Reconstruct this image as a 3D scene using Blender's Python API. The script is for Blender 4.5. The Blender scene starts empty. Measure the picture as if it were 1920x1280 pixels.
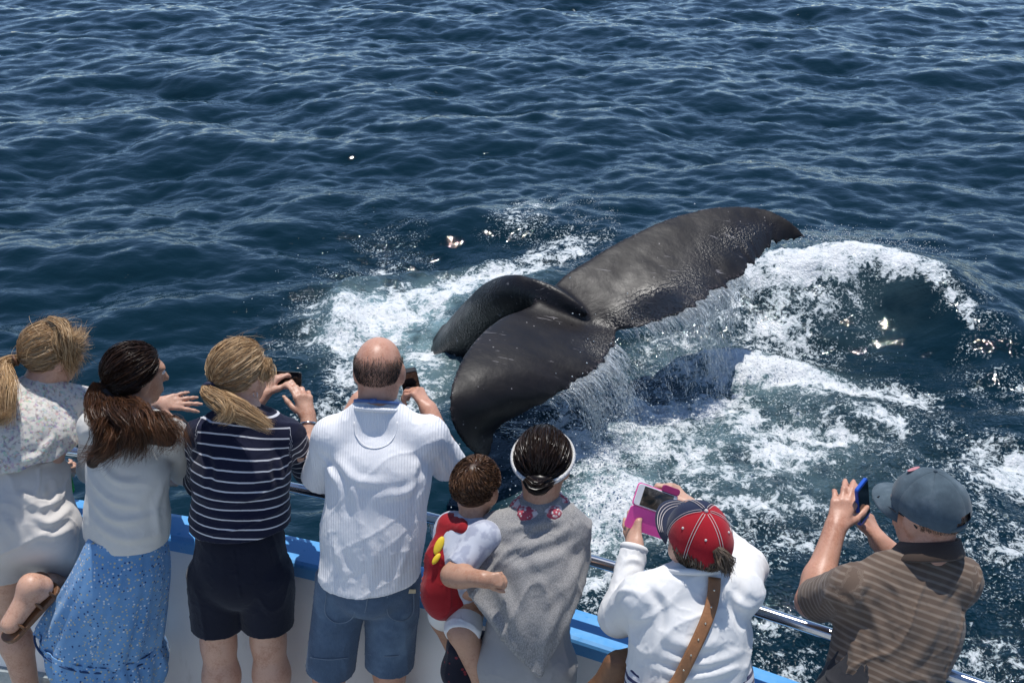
import bpy, math, random
import numpy as np
from mathutils import Vector, Matrix

# ------------------------------------------------------------------ camera, sky, sun, exposure
scene = bpy.context.scene
COL = scene.collection
CAM_Z, PITCH, FPX = 3.25, math.radians(27.0), 1920.0
WATER_Z = -1.45
cam_data = bpy.data.cameras.new("camera")
cam_data.sensor_width = 36.0
cam_data.lens = 36.0 * FPX / 1920.0
cam_data.clip_start = 0.05
cam_data.clip_end = 8000
cam = bpy.data.objects.new("camera", cam_data)
cam.location = (0, 0, CAM_Z)
cam.rotation_euler = (math.pi / 2 - PITCH, 0, 0)
COL.objects.link(cam)
scene.camera = cam

SUN_EL, SUN_AZ = math.radians(77), math.radians(14)      # azimuth measured from +Y towards +X
world = bpy.data.worlds.new("World")
scene.world = world
world.use_nodes = True
wn = world.node_tree
sky = wn.nodes.new("ShaderNodeTexSky")
sky.sky_type = 'NISHITA'
sky.sun_disc = False
sky.sun_elevation = SUN_EL
sky.sun_rotation = SUN_AZ
sky.air_density = 1.0
sky.dust_density = 0.05
sky.altitude = 2600
sky.ozone_density = 2.6
bg = wn.nodes["Background"]
wn.links.new(sky.outputs[0], bg.inputs[0])
bg.inputs[1].default_value = 0.15

sun_data = bpy.data.lights.new("sun", 'SUN')
sun_data.energy = 4.2
sun_data.angle = math.radians(0.53)
sun_data.color = (1.0, 0.965, 0.915)
sun = bpy.data.objects.new("sun", sun_data)
sd = Vector((math.cos(SUN_EL) * math.sin(SUN_AZ), math.cos(SUN_EL) * math.cos(SUN_AZ), math.sin(SUN_EL)))
sun.rotation_euler = (-sd).to_track_quat('-Z', 'Y').to_euler()
sun.location = (0, 0, 30)
COL.objects.link(sun)

scene.view_settings.view_transform = 'Standard'
scene.view_settings.look = 'None'
scene.view_settings.exposure = 0.08
scene.view_settings.gamma = 1.0
scene.view_settings.use_curve_mapping = False
scene.render.engine = 'CYCLES'
scene.cycles.use_denoising = True
scene.cycles.max_bounces = 6
scene.cycles.transparent_max_bounces = 12
scene.cycles.caustics_reflective = False
scene.cycles.caustics_refractive = False
scene.cycles.sample_clamp_indirect = 6.0

# ------------------------------------------------------------------ pixel of the photograph -> ray -> point
_c, _s = math.cos(PITCH), math.sin(PITCH)
def ray(px, py):
    u, v = (px - 960.0) / FPX, (640.0 - py) / FPX
    return np.array([u, _c + v * _s, -_s + v * _c])
def P(px, py, Y):
    """point on the pixel's ray at distance Y ahead of the camera"""
    d = ray(px, py)
    return np.array([0, 0, CAM_Z]) + d * (Y / d[1])
def Z(px, py, z):
    d = ray(px, py)
    return np.array([0, 0, CAM_Z]) + d * ((z - CAM_Z) / d[2])
def W(px, py, h=0.0):
    return Z(px, py, WATER_Z + h)
def N(v):
    v = np.asarray(v, float)
    return v / (np.linalg.norm(v) + 1e-12)
def A(*v):
    return np.array(v, float)

# ------------------------------------------------------------------ numpy noise
_rng = np.random.RandomState(7)
_perm = _rng.permutation(256)
_perm = np.concatenate([_perm, _perm, _perm])
_val = _rng.rand(256) * 2 - 1
def vnoise(p):
    """smooth value noise in [-1,1], p (n,3)"""
    p = np.asarray(p, float)
    i = np.floor(p).astype(int)
    f = p - i
    f = f * f * f * (f * (f * 6 - 15) + 10)
    i &= 255
    r = 0
    for dx in (0, 1):
        wx = f[:, 0] if dx else 1 - f[:, 0]
        for dy in (0, 1):
            wy = f[:, 1] if dy else 1 - f[:, 1]
            for dz in (0, 1):
                wz = f[:, 2] if dz else 1 - f[:, 2]
                h = _perm[_perm[_perm[(i[:, 0] + dx) & 255] + ((i[:, 1] + dy) & 255)] + ((i[:, 2] + dz) & 255)]
                r = r + wx * wy * wz * _val[h]
    return r
def fbm(p, oct=3, gain=0.5):
    a, r, t = 1.0, 0, 0
    for k in range(oct):
        r = r + a * vnoise(p * 2.0 ** k + 17.3 * k)
        t += a
        a *= gain
    return r / t
def sstep(a, b, x):
    t = np.clip((x - a) / (b - a), 0, 1)
    return t * t * (3 - 2 * t)

# ------------------------------------------------------------------ objects
def empty(name, loc, label, cat, group=None):
    o = bpy.data.objects.new(name, None)
    o.empty_display_size = 0.1
    o.location = [float(c) for c in loc]
    o["label"] = label
    o["category"] = cat
    if group:
        o["group"] = group
    COL.objects.link(o)
    return o
def root_loc(o):
    l = np.zeros(3)
    while o is not None:
        l = l + np.array(o.location)
        o = o.parent
    return l
def mesh_obj(name, verts, faces, mat, parent=None, smooth=True, attrs=None, label=None, cat=None, group=None, kind=None):
    """verts are given in world space; the object gets its origin at its parent's"""
    verts = np.asarray(verts, float)
    if parent is not None:
        verts = verts - root_loc(parent)
    me = bpy.data.meshes.new(name)
    if isinstance(faces, np.ndarray) and faces.ndim == 2:
        n, k = faces.shape
        me.vertices.add(len(verts))
        me.vertices.foreach_set("co", verts.astype(np.float32).ravel())
        me.loops.add(n * k)
        me.loops.foreach_set("vertex_index", faces.astype(np.int32).ravel())
        me.polygons.add(n)
        me.polygons.foreach_set("loop_start", np.arange(0, n * k, k, dtype=np.int32))
        me.update(calc_edges=True)
        me.validate()
    else:
        me.from_pydata([tuple(v) for v in verts], [], [tuple(int(i) for i in f) for f in faces])
    if smooth:
        me.polygons.foreach_set("use_smooth", np.ones(len(me.polygons), dtype=bool))
    if attrs:
        for an, av in attrs.items():
            at = me.attributes.new(an, 'FLOAT', 'POINT')
            at.data.foreach_set("value", np.asarray(av, np.float32))
    me.materials.append(mat)
    me.update()
    o = bpy.data.objects.new(name, me)
    COL.objects.link(o)
    if parent is not None:
        o.parent = parent
    if label: o["label"] = label
    if cat: o["category"] = cat
    if group: o["group"] = group
    if kind: o["kind"] = kind
    return o

class MB:
    """collects simple shapes (world space) into one mesh"""
    def __init__(s):
        s.v, s.f, s.n = [], [], 0
    def add(s, v, f):
        v = np.asarray(v, float)
        s.v.append(v)
        s.f += [tuple(i + s.n for i in q) for q in f]
        s.n += len(v)
        return s
    def tube(s, pts, rad, sides=10, cap=True, flat=None, ref=None):
        pts = np.asarray(pts, float)
        rad = np.broadcast_to(np.asarray(rad, float), (len(pts),))
        t = np.gradient(pts, axis=0)
        t /= np.linalg.norm(t, axis=1)[:, None] + 1e-12
        r0 = A(0, 0, 1) if ref is None else np.asarray(ref, float)
        if abs(np.dot(r0, t[0])) > 0.95 and ref is None: r0 = A(1, 0, 0)
        vs = []
        for i in range(len(pts)):
            r0 = N(r0 - t[i] * np.dot(r0, t[i]))
            b = np.cross(t[i], r0)
            fl = 1.0 if flat is None else flat
            for k in range(sides):
                a = 2 * math.pi * k / sides
                vs.append(pts[i] + rad[i] * (math.cos(a) * r0 * fl + math.sin(a) * b))
        f = []
        for i in range(len(pts) - 1):
            for k in range(sides):
                k2 = (k + 1) % sides
                f.append((i * sides + k, i * sides + k2, (i + 1) * sides + k2, (i + 1) * sides + k))
        if cap:
            f.append(tuple(range(sides))[::-1])
            f.append(tuple((len(pts) - 1) * sides + k for k in range(sides)))
        return s.add(vs, f)
    def rbox(s, c, ax, half, bev=0.0, r=None, seg=4):
        """rounded slab: ax 3 unit axes, half sizes; r rounds the corners in the ax0/ax1 plane, bev the edges along ax2"""
        c = np.asarray(c, float)
        ax = [N(a) for a in ax]
        hx, hy, hz = half
        r = min(hx, hy) * 0.2 if r is None else r
        r = max(r, 1e-5)
        def ring(ins, z):
            out = []
            for (sx, sy, a0) in ((1, 1, 0), (-1, 1, 90), (-1, -1, 180), (1, -1, 270)):
                for k in range(seg + 1):
                    a = math.radians(a0 + 90 * k / seg)
                    x = sx * (hx - r) + (r - min(ins, r * 0.95)) * math.cos(a) - 0 * ins
                    y = sy * (hy - r) + (r - min(ins, r * 0.95)) * math.sin(a)
                    out.append(c + ax[0] * x + ax[1] * y + ax[2] * z)
            return out
        rings = [ring(bev, -hz), ring(0, -hz + bev), ring(0, hz - bev), ring(bev, hz)] if bev > 0 else [ring(0, -hz), ring(0, hz)]
        m = len(rings[0])
        v = [q for g in rings for q in g]
        f = []
        for i in range(len(rings) - 1):
            for k in range(m):
                k2 = (k + 1) % m
                f.append((i * m + k, i * m + k2, (i + 1) * m + k2, (i + 1) * m + k))
        f.append(tuple(range(m))[::-1])
        f.append(tuple((len(rings) - 1) * m + k for k in range(m)))
        return s.add(v, f)
    def ball(s, c, r, ax=None, nu=10, nv=7):
        r = np.broadcast_to(np.asarray(r, float), (3,))
        ax = np.eye(3) if ax is None else np.array([N(a) for a in ax])
        v, f = [], []
        for j in range(nv + 1):
            th = math.pi * j / nv
            for i in range(nu):
                ph = 2 * math.pi * i / nu
                l = A(math.sin(th) * math.cos(ph) * r[0], math.sin(th) * math.sin(ph) * r[1], math.cos(th) * r[2])
                v.append(np.asarray(c) + l @ ax)
        for j in range(nv):
            for i in range(nu):
                i2 = (i + 1) % nu
                f.append((j * nu + i, (j + 1) * nu + i, (j + 1) * nu + i2, j * nu + i2))
        return s.add(v, f)
    def build(s, name, mat, parent=None, smooth=True, **kw):
        return mesh_obj(name, np.concatenate(s.v), s.f, mat, parent, smooth, **kw)

def spline(pts, n):
    """Catmull-Rom through pts, n samples at even arc length"""
    pts = np.asarray(pts, float)
    p = np.vstack([2 * pts[0] - pts[1], pts, 2 * pts[-1] - pts[-2]])
    out = []
    for i in range(len(pts) - 1):
        t = np.linspace(0, 1, 24, endpoint=False)[:, None]
        a, b, c, d = p[i], p[i + 1], p[i + 2], p[i + 3]
        out.append(0.5 * (2 * b + (c - a) * t + (2 * a - 5 * b + 4 * c - d) * t * t + (3 * b - a - 3 * c + d) * t ** 3))
    out = np.vstack(out + [pts[-1:]])
    L = np.concatenate([[0], np.cumsum(np.linalg.norm(np.diff(out, axis=0), axis=1))])
    s = np.linspace(0, L[-1], n)
    return np.stack([np.interp(s, L, out[:, k]) for k in range(out.shape[1])], 1)

# ------------------------------------------------------------------ materials
class M:
    """small node helper"""
    def __init__(s, name):
        s.m = bpy.data.materials.new(name)
        s.m.use_nodes = True
        s.t = s.m.node_tree
        s.b = s.t.nodes["Principled BSDF"]
        s.out = s.t.nodes["Material Output"]
    def node(s, typ, **kw):
        n = s.t.nodes.new(typ)
        for k, v in kw.items():
            if k.startswith("_"):
                setattr(n, k[1:], v)
            else:
                s.put(n.inputs[int(k[1:])] if (k[0] == "i" and k[1:].isdigit()) else n.inputs[k.replace("__", " ")], v)
        return n
    def put(s, sock, v):
        if isinstance(v, bpy.types.NodeSocket): s.t.links.new(v, sock)
        elif isinstance(v, bpy.types.Node): s.t.links.new(v.outputs[0], sock)
        else:
            if isinstance(v, (tuple, list)) and len(v) == 3 and sock.type == 'RGBA': v = (*v, 1)
            sock.default_value = v
    def set(s, **kw):
        for k, v in kw.items(): s.put(s.b.inputs[k.replace("__", " ")], v)
        return s
    def math(s, op, a, b=0.0, c=0.0, clamp=False):
        return s.node("ShaderNodeMath", _operation=op, _use_clamp=clamp, i0=a, i1=b, i2=c).outputs[0]
    def attr(s, name):
        return s.node("ShaderNodeAttribute", _attribute_name=name).outputs["Fac"]
    def pos(s):
        return s.node("ShaderNodeNewGeometry").outputs["Position"]
    def obj(s):
        return s.node("ShaderNodeTexCoord").outputs["Object"]
    def noise(s, vec, scale, detail=3.0, rough=0.5, dist=0.0):
        return s.node("ShaderNodeTexNoise", Vector=vec, Scale=scale, Detail=detail, Roughness=rough, Distortion=dist).outputs["Fac"]
    def map(s, vec, scale=(1, 1, 1), rot=(0, 0, 0)):
        n = s.node("ShaderNodeMapping", Vector=vec)
        n.inputs["Scale"].default_value = scale
        n.inputs["Rotation"].default_value = rot
        return n.outputs[0]
    def ramp(s, fac, stops, interp='LINEAR'):
        n = s.node("ShaderNodeValToRGB", i0=fac)
        n.color_ramp.interpolation = interp
        e = n.color_ramp.elements
        while len(e) > 1: e.remove(e[0])
        e[0].position = stops[0][0]
        e[0].color = (*stops[0][1], 1) if len(stops[0][1]) == 3 else stops[0][1]
        for p_, c_ in stops[1:]:
            q = e.new(p_)
            q.color = (*c_, 1) if len(c_) == 3 else c_
        return n.outputs[0]
    def mix(s, fac, a, b, blend='MIX'):
        n = s.t.nodes.new("ShaderNodeMix")
        n.data_type = 'RGBA'
        n.blend_type = blend
        s.put(n.inputs[0], fac)
        s.put(n.inputs[6], a)
        s.put(n.inputs[7], b)
        return n.outputs[2]
    def bump(s, h, strength=0.3, dist=0.01, normal=None):
        n = s.node("ShaderNodeBump", Strength=strength, Distance=dist, Height=h)
        if normal is not None: s.put(n.inputs["Normal"], normal)
        return n.outputs[0]
    def smooth(s, x, lo, hi):
        n = s.node("ShaderNodeMapRange", _interpolation_type='SMOOTHSTEP', i0=x, i1=lo, i2=hi, i3=0.0, i4=1.0)
        return n.outputs[0]

def simple(name, col, rough=0.6, metal=0.0, var=0.12, nscale=9.0, bump=0.0, bscale=300.0, spec=0.5, **kw):
    m = M(name)
    o = m.obj()
    n = m.noise(o, nscale, 4, 0.6)
    lo = tuple(c * (1 - var) for c in col)
    hi = tuple(min(1, c * (1 + var)) for c in col)
    m.set(Base__Color=m.ramp(n, [(0.3, lo), (0.7, hi)]), Roughness=rough, Metallic=metal, Specular__IOR__Level=spec)
    if bump: m.set(Normal=m.bump(m.noise(o, bscale, 2), bump, 0.002))
    for k, v in kw.items(): m.set(**{k: v})
    return m.m
def cloth(name, col, weave=900.0, var=0.08, rough=0.9, sheen=0.15, color=None, bump=0.25):
    m = M(name)
    o = m.obj()
    n = m.noise(o, 6.0, 5, 0.65)
    c = color(m, o) if color else col
    c = m.mix(1.0, c, m.ramp(n, [(0.25, (1 - var,) * 3), (0.75, (1 + var * 0.4,) * 3)]), 'MULTIPLY')
    m.set(Base__Color=c, Roughness=rough, Specular__IOR__Level=0.15, Sheen__Weight=sheen)
    wv = m.math('ADD', m.noise(o, weave, 1), m.math('MULTIPLY', m.noise(o, 45.0, 3), 0.8))
    m.set(Normal=m.bump(wv, bump, 0.003))
    return m.m
# ------------------------------------------------------------------ sea: FFT wave field on one sheet to the horizon
def ocean_field(Nn=2048, L=60.0, seed=3):
    rg = np.random.RandomState(seed)
    k1 = np.fft.fftfreq(Nn, d=L / Nn) * 2 * np.pi
    kx, ky = np.meshgrid(k1, k1, indexing='ij')
    k = np.hypot(kx, ky)
    k[0, 0] = 1
    kp = 2 * np.pi / 5.5
    th = np.arctan2(ky, kx)
    d0 = math.radians(-68)
    spread = 0.45 * np.maximum(0, np.cos(th - d0)) ** 4 + 0.30 * np.maximum(0, np.cos(th - math.radians(-115))) ** 6 + 0.06 + 0.03 * np.abs(np.cos(th - d0))
    S = k ** -3.72 * np.exp(-1.0 * (kp / k) ** 2) * spread * np.exp(-(k / 75.0) ** 2)
    S[0, 0] = 0
    h = (rg.randn(Nn, Nn) + 1j * rg.randn(Nn, Nn)) * np.sqrt(S)
    amp = 1.0
    H = np.fft.ifft2(h)
    sx = np.fft.ifft2(1j * kx * h).real
    slope = np.sqrt((sx ** 2).mean() * 2)
    g = 0.215 / slope
    Hh = H.real * g
    Dx = np.fft.ifft2(-1j * kx / k * h).real * g
    Dy = np.fft.ifft2(-1j * ky / k * h).real * g
    return Hh.astype(np.float32), Dx.astype(np.float32), Dy.astype(np.float32), L
OH, ODX, ODY, OL = ocean_field()
def samp(F, x, y):
    n = F.shape[0]
    u, v = (x / OL * n) % n, (y / OL * n) % n
    i, j = np.floor(u).astype(int), np.floor(v).astype(int)
    fu, fv = u - i, v - j
    i %= n; j %= n
    i2, j2 = (i + 1) % n, (j + 1) % n
    return (F[i, j] * (1 - fu) + F[i2, j] * fu) * (1 - fv) + (F[i, j2] * (1 - fu) + F[i2, j2] * fu) * fv
def to_px(x, y):
    """where a point of the calm water plane lies in the photograph's frame (used to place the foam fields)"""
    z = WATER_Z - CAM_Z
    dep = np.maximum(y * _c - z * _s, 0.2)
    return 960 + FPX * x / dep, 640 - FPX * (y * _s + z * _c) / dep
def blobs(px, py, L):
    d = np.zeros_like(px)
    for (cx, cy, sx, sy, a, s) in L:
        a = math.radians(a)
        u = (px - cx) * math.cos(a) + (py - cy) * math.sin(a)
        v = -(px - cx) * math.sin(a) + (py - cy) * math.cos(a)
        q = (u / sx) ** 2 + (v / sy) ** 2
        d = np.maximum(d, s * np.exp(-0.5 * q * (0.55 + 0.45 * np.minimum(q, 4))))
    return d
FOAM = [(720, 600, 100, 46, -6, 1.0), (650, 620, 40, 50, 0, 1.0), (800, 553, 130, 24, -8, 1.0), (930, 515, 120, 17, -9, .95), (1045, 478, 70, 32, -25, .72),
        (650, 700, 40, 60, 0, .78), (700, 760, 50, 55, 0, .62), (585, 615, 46, 46, -35, .62), (540, 650, 44, 32, -35, .5), (620, 790, 60, 60, 0, .5),
        (700, 490, 85, 28, -12, .66), (720, 440, 66, 18, -10, .55), (1020, 405, 90, 28, -12, .5), (1100, 440, 60, 32, -20, .5),
        (800, 720, 55, 65, 0, .62), (790, 650, 45, 45, 0, .85),
        (1390, 568, 60, 26, -12, .95), (1480, 556, 70, 22, -4, 1.08), (1570, 552, 70, 20, 2, 1.12), (1660, 560, 60, 18, 12, 1.05), (1740, 588, 44, 15, 30, .98), (1800, 625, 34, 12, 40, .8),
        (1440, 600, 70, 30, 0, .78), (1530, 590, 60, 26, 20, .66), (1340, 575, 55, 46, 0, .72), (1600, 600, 70, 32, 30, .55), (1530, 625, 70, 34, 35, .6),
        (1310, 640, 100, 46, 0, .64), (1430, 620, 100, 44, 10, .68), (1370, 690, 110, 26, 2, 1.05), (1470, 706, 110, 24, 10, 1.05), (1590, 730, 110, 22, 5, .95), (1700, 742, 90, 26, 12, .78),
        (1230, 770, 90, 60, 25, .70), (1400, 790, 120, 48, 15, .78), (1540, 800, 100, 38, 15, .76), (1480, 862, 90, 42, 10, .86), (1640, 800, 100, 48, 15, .66),
        (1200, 850, 75, 70, 30, .80), (1110, 880, 70, 70, 20, 1.05), (1160, 960, 80, 65, 20, 1.0), (1060, 820, 55, 60, 0, .82), (1300, 900, 110, 70, 10, .68),
        (1090, 1010, 70, 70, 0, .95), (1130, 1110, 70, 80, 0, .9), (1280, 1000, 110, 70, 0, .64), (1450, 960, 150, 80, 0, .62), (1000, 780, 60, 40, 0, .5),
        (1720, 860, 190, 90, 10, .60), (1860, 880, 90, 60, 20, .70), (1500, 1060, 190, 110, 0, .58), (1800, 1040, 170, 150, 0, .54), (1450, 1190, 160, 110, 0, .62), (1860, 1230, 140, 90, 0, .55),
        (1900, 760, 130, 60, 0, .52), (1830, 640, 60, 40, 20, .42)]
AER = [(730, 610, 105, 60, -5, .95), (810, 590, 60, 45, 0, .9), (860, 540, 130, 24, -8, .6), (800, 690, 60, 60, 0, .5), (1400, 700, 160, 40, 6, .5), (1130, 920, 110, 110, 20, .7),
       (1280, 660, 90, 50, 0, .35), (1520, 560, 160, 60, 10, .12), (1350, 820, 250, 120, 10, .38)]
CHURN = [(1350, 800, 290, 130, 8, 1.0), (1440, 560, 120, 40, 0, .5), (1680, 565, 90, 20, 15, .35), (720, 610, 150, 110, 0, .75), (1180, 950, 170, 150, 0, 1.0), (1600, 960, 280, 200, 0, .9), (640, 730, 90, 110, 0, .75), (1800, 1150, 200, 170, 0, .85), (1480, 1150, 160, 140, 0, .8), (950, 500, 160, 40, -8, .55), (720, 450, 90, 50, 0, .4)]
def graded(spec):
    out = [spec[0][0]]
    for a, b, s0, s1 in spec:
        x, L = a, b - a
        n = max(2, int(round(L / ((s0 + s1) / 2)))) if s0 > 0 else 0
        t = np.linspace(0, 1, n + 1)[1:]
        r = s1 / s0
        w = t if abs(r - 1) < 1e-3 else (r ** t - 1) / (r - 1)
        out += list(a + L * w)
    return np.array(out)
def water_height(x, y):
    """height of the sheet above the mean level, without the choppy shift"""
    fade = 1 - sstep(70, 400, np.hypot(x, y))
    h = samp(OH, x, y) * fade
    px, py = to_px(x, y)
    # the wave thrown up by the right fluke: a curved ridge with a steep near face
    rp = spline(np.array([W(1330, 585)[:2], W(1420, 560)[:2], W(1530, 548)[:2], W(1640, 552)[:2], W(1750, 585)[:2], W(1850, 650)[:2], W(1930, 760)[:2]]), 60)
    hh = np.interp(np.linspace(0, 1, 60), [0, .15, .35, .55, .75, 1], [0.05, .30, .50, .50, .32, .0])
    sel = (px > 1150) & (px < 2150) & (py > 380) & (py < 900) & (y > 3) & (y < 30)
    idx = np.nonzero(sel)
    X, Y_ = x[idx], y[idx]
    best = np.full(X.shape, 1e9); bh = np.zeros(X.shape); bs = np.zeros(X.shape)
    tg = np.gradient(rp, axis=0)
    for i in range(60):
        dx, dy = X - rp[i, 0], Y_ - rp[i, 1]
        d2 = dx * dx + dy * dy
        m = d2 < best
        best = np.where(m, d2, best); bh = np.where(m, hh[i], bh)
        bs = np.where(m, np.sign(tg[i, 0] * dy - tg[i, 1] * dx), bs)
    d = np.sqrt(best)
    w = np.where(bs > 0, 0.75, 0.36)
    h[idx] += bh * np.exp(-0.5 * (d / w) ** 2)
    # hollow and rim of the pool round the tail stock
    h = h + blobs(px, py, [(640, 590, 30, 26, 60, .16), (760, 520, 170, 12, -9, .12), (1400, 685, 130, 22, 4, .16), (1120, 900, 90, 60, 20, .12)]) * (y < 30) * (y > 3)
    h = h - blobs(px, py, [(740, 620, 80, 45, 0, .10), (1210, 700, 70, 40, 0, .10), (1560, 660, 90, 24, 8, .10)]) * (y < 30) * (y > 3)
    return h, px, py
xs = graded([(-3000, -60, 500, 3), (-60, -16, 3, .11), (-16, -5, .12, .05), (-5, 6, .046, .046), (6, 17, .05, .12), (17, 60, .11, 3), (60, 3000, 3, 500)])
ys = graded([(-3000, -40, 500, 4), (-40, 3.5, 4, .06), (3.5, 12, .046, .046), (12, 36, .048, .12), (36, 90, .11, 3), (90, 4000, 3, 500)])
GX, GY = np.meshgrid(xs, ys, indexing='ij')
gh, gpx, gpy = water_height(GX, GY)
near = (GY > 3) & (GY < 30)
dens = blobs(gpx, gpy, FOAM) * near
aer = blobs(gpx, gpy, AER) * near
churn = blobs(gpx, gpy, CHURN) * near
# break the foam fields into patches and threads (the finest break-up is in the material)
pat = np.zeros_like(GX)
sel = np.nonzero(dens > 0.03)
q = np.stack([GX[sel], GY[sel] * 1.2, np.zeros(len(sel[0]))], 1)
q = q + 0.30 * np.stack([fbm(q * 2.1 + 4, 2), fbm(q * 2.1 + 40, 2), np.zeros(len(q))], 1)
rid = 1 - 2.4 * np.abs(fbm(q * 2.3 + 9, 3))
rid2 = 1 - 2.6 * np.abs(fbm(q * 5.6 + 2, 3))
dd = dens[sel]
pat[sel] = dd + 0.48 * fbm(q * 1.5, 3) + (0.20 + .12 * dd) * rid + (.14 + .14 * dd) * rid2 - 0.16
fade = 1 - sstep(70, 400, np.hypot(GX, GY))
cz = np.zeros_like(GX)
sel = np.nonzero((churn > 0.03) | (dens > 0.1))
q = np.stack([GX[sel], GY[sel], np.zeros(len(sel[0]))], 1)
cz[sel] = (np.maximum(churn[sel], dens[sel] * .7)) * (0.055 * fbm(q * 3.1, 2) + 0.045 * (1 - 2 * np.abs(fbm(q * 7.3 + 5, 3)) ) * 0.8 + 0.02 * vnoise(q * 16.0))
VX = GX + 0.75 * samp(ODX, GX, GY) * fade
VY = GY + 0.75 * samp(ODY, GX, GY) * fade
VZ = WATER_Z + gh + cz
nx, ny = GX.shape
ii = (np.arange(nx - 1)[:, None] * ny + np.arange(ny - 1)[None, :]).ravel()
wf = np.stack([ii, ii + ny, ii + ny + 1, ii + 1], 1)
def water_material():
    m = M("sea_water")
    p = m.pos()
    dn, ar, ch = m.attr("foam"), m.attr("aeration"), m.attr("churn")
    pt = m.attr("pattern")
    n2 = m.noise(p, 12.0, 7, 0.76, 0.6)
    vor2 = m.node("ShaderNodeTexVoronoi", _feature='DISTANCE_TO_EDGE', Vector=m.node("ShaderNodeVectorMath", _operation='MULTIPLY_ADD', i0=m.node("ShaderNodeTexNoise", Vector=p, Scale=9.0, Detail=2.0).outputs["Color"], i1=(0.10, 0.10, 0.0), i2=p).outputs[0], Scale=13.0).outputs["Distance"]
    lace2 = m.math('SUBTRACT', 1.0, m.smooth(vor2, 0.0, 0.20))
    t = m.math('MULTIPLY_ADD', m.math('SUBTRACT', n2, 0.5), 2.7, pt)
    t = m.math('MULTIPLY_ADD', lace2, m.math('MULTIPLY', dn, 0.22), t)
    gate = m.smooth(dn, 0.05, 0.25)
    foam = m.math('MULTIPLY', m.smooth(t, 0.72, 0.98), gate)
    # flecks of froth and bubbles between the patches, doubling as painted-in sun glints
    fl = m.noise(p, 42.0, 2, 0.6, 0.4)
    fleck = m.math('MULTIPLY', m.smooth(fl, 0.58, 0.65), m.smooth(m.math('MULTIPLY_ADD', m.noise(p, 3.2, 3, .6), 1.3, m.math('MULTIPLY', pt, .55)), 0.72, 1.05))
    foam = m.math('MAXIMUM', foam, m.math('MULTIPLY', fleck, gate))
    # water body
    milk = m.math('MULTIPLY', ar, m.smooth(m.noise(p, 2.6, 3, 0.65), 0.2, 0.62))
    body = m.mix(milk, (0.0016, 0.0140, 0.0225), (0.20, 0.31, 0.33))
    b = m.b
    # ripples
    r1 = m.noise(m.map(p, (1.0, 1.6, 1.0)), 7.0, 3, 0.5, 0.4)
    r2 = m.noise(p, 30.0, 1, 0.5, 0.3)
    bh = m.math('MULTIPLY_ADD', r2, m.math('MULTIPLY_ADD', ch, 0.75, 0.03), m.math('MULTIPLY', r1, m.math('MULTIPLY_ADD', ch, 1.5, 0.34)))
    nrm = m.bump(bh, 1.0, 0.028)
    m.set(Base__Color=body, Roughness=0.03, IOR=1.333, Normal=nrm)
    fb = m.node("ShaderNodeBsdfPrincipled")
    m.put(fb.inputs["Base Color"], m.mix(m.smooth(t, 0.8, 1.35), (0.46, 0.53, 0.55), (0.80, 0.82, 0.83)))
    m.put(fb.inputs["Roughness"], 0.55)
    fbm_ = m.math('ADD', n2, m.math('MULTIPLY', r2, 0.6))
    m.put(fb.inputs["Normal"], m.bump(fbm_, 0.9, 0.035))
    mx = m.node("ShaderNodeMixShader", i0=m.math('MULTIPLY', foam, 0.96), i1=b.outputs[0], i2=fb.outputs[0])
    m.t.links.new(mx.outputs[0], m.out.inputs["Surface"])
    return m.m
sea = mesh_obj("sea", np.stack([VX.ravel(), VY.ravel(), VZ.ravel()], 1), wf, water_material(),
               attrs={"foam": dens.ravel(), "aeration": aer.ravel(), "churn": churn.ravel(), "pattern": pat.ravel()}, kind="structure")
sea["label"] = "dark blue choppy sea with white foam round the tail"
def water_at(x, y):
    x, y = np.atleast_1d(np.asarray(x, float)), np.atleast_1d(np.asarray(y, float))
    h, a, b = water_height(x, y)
    return WATER_Z + h
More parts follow.
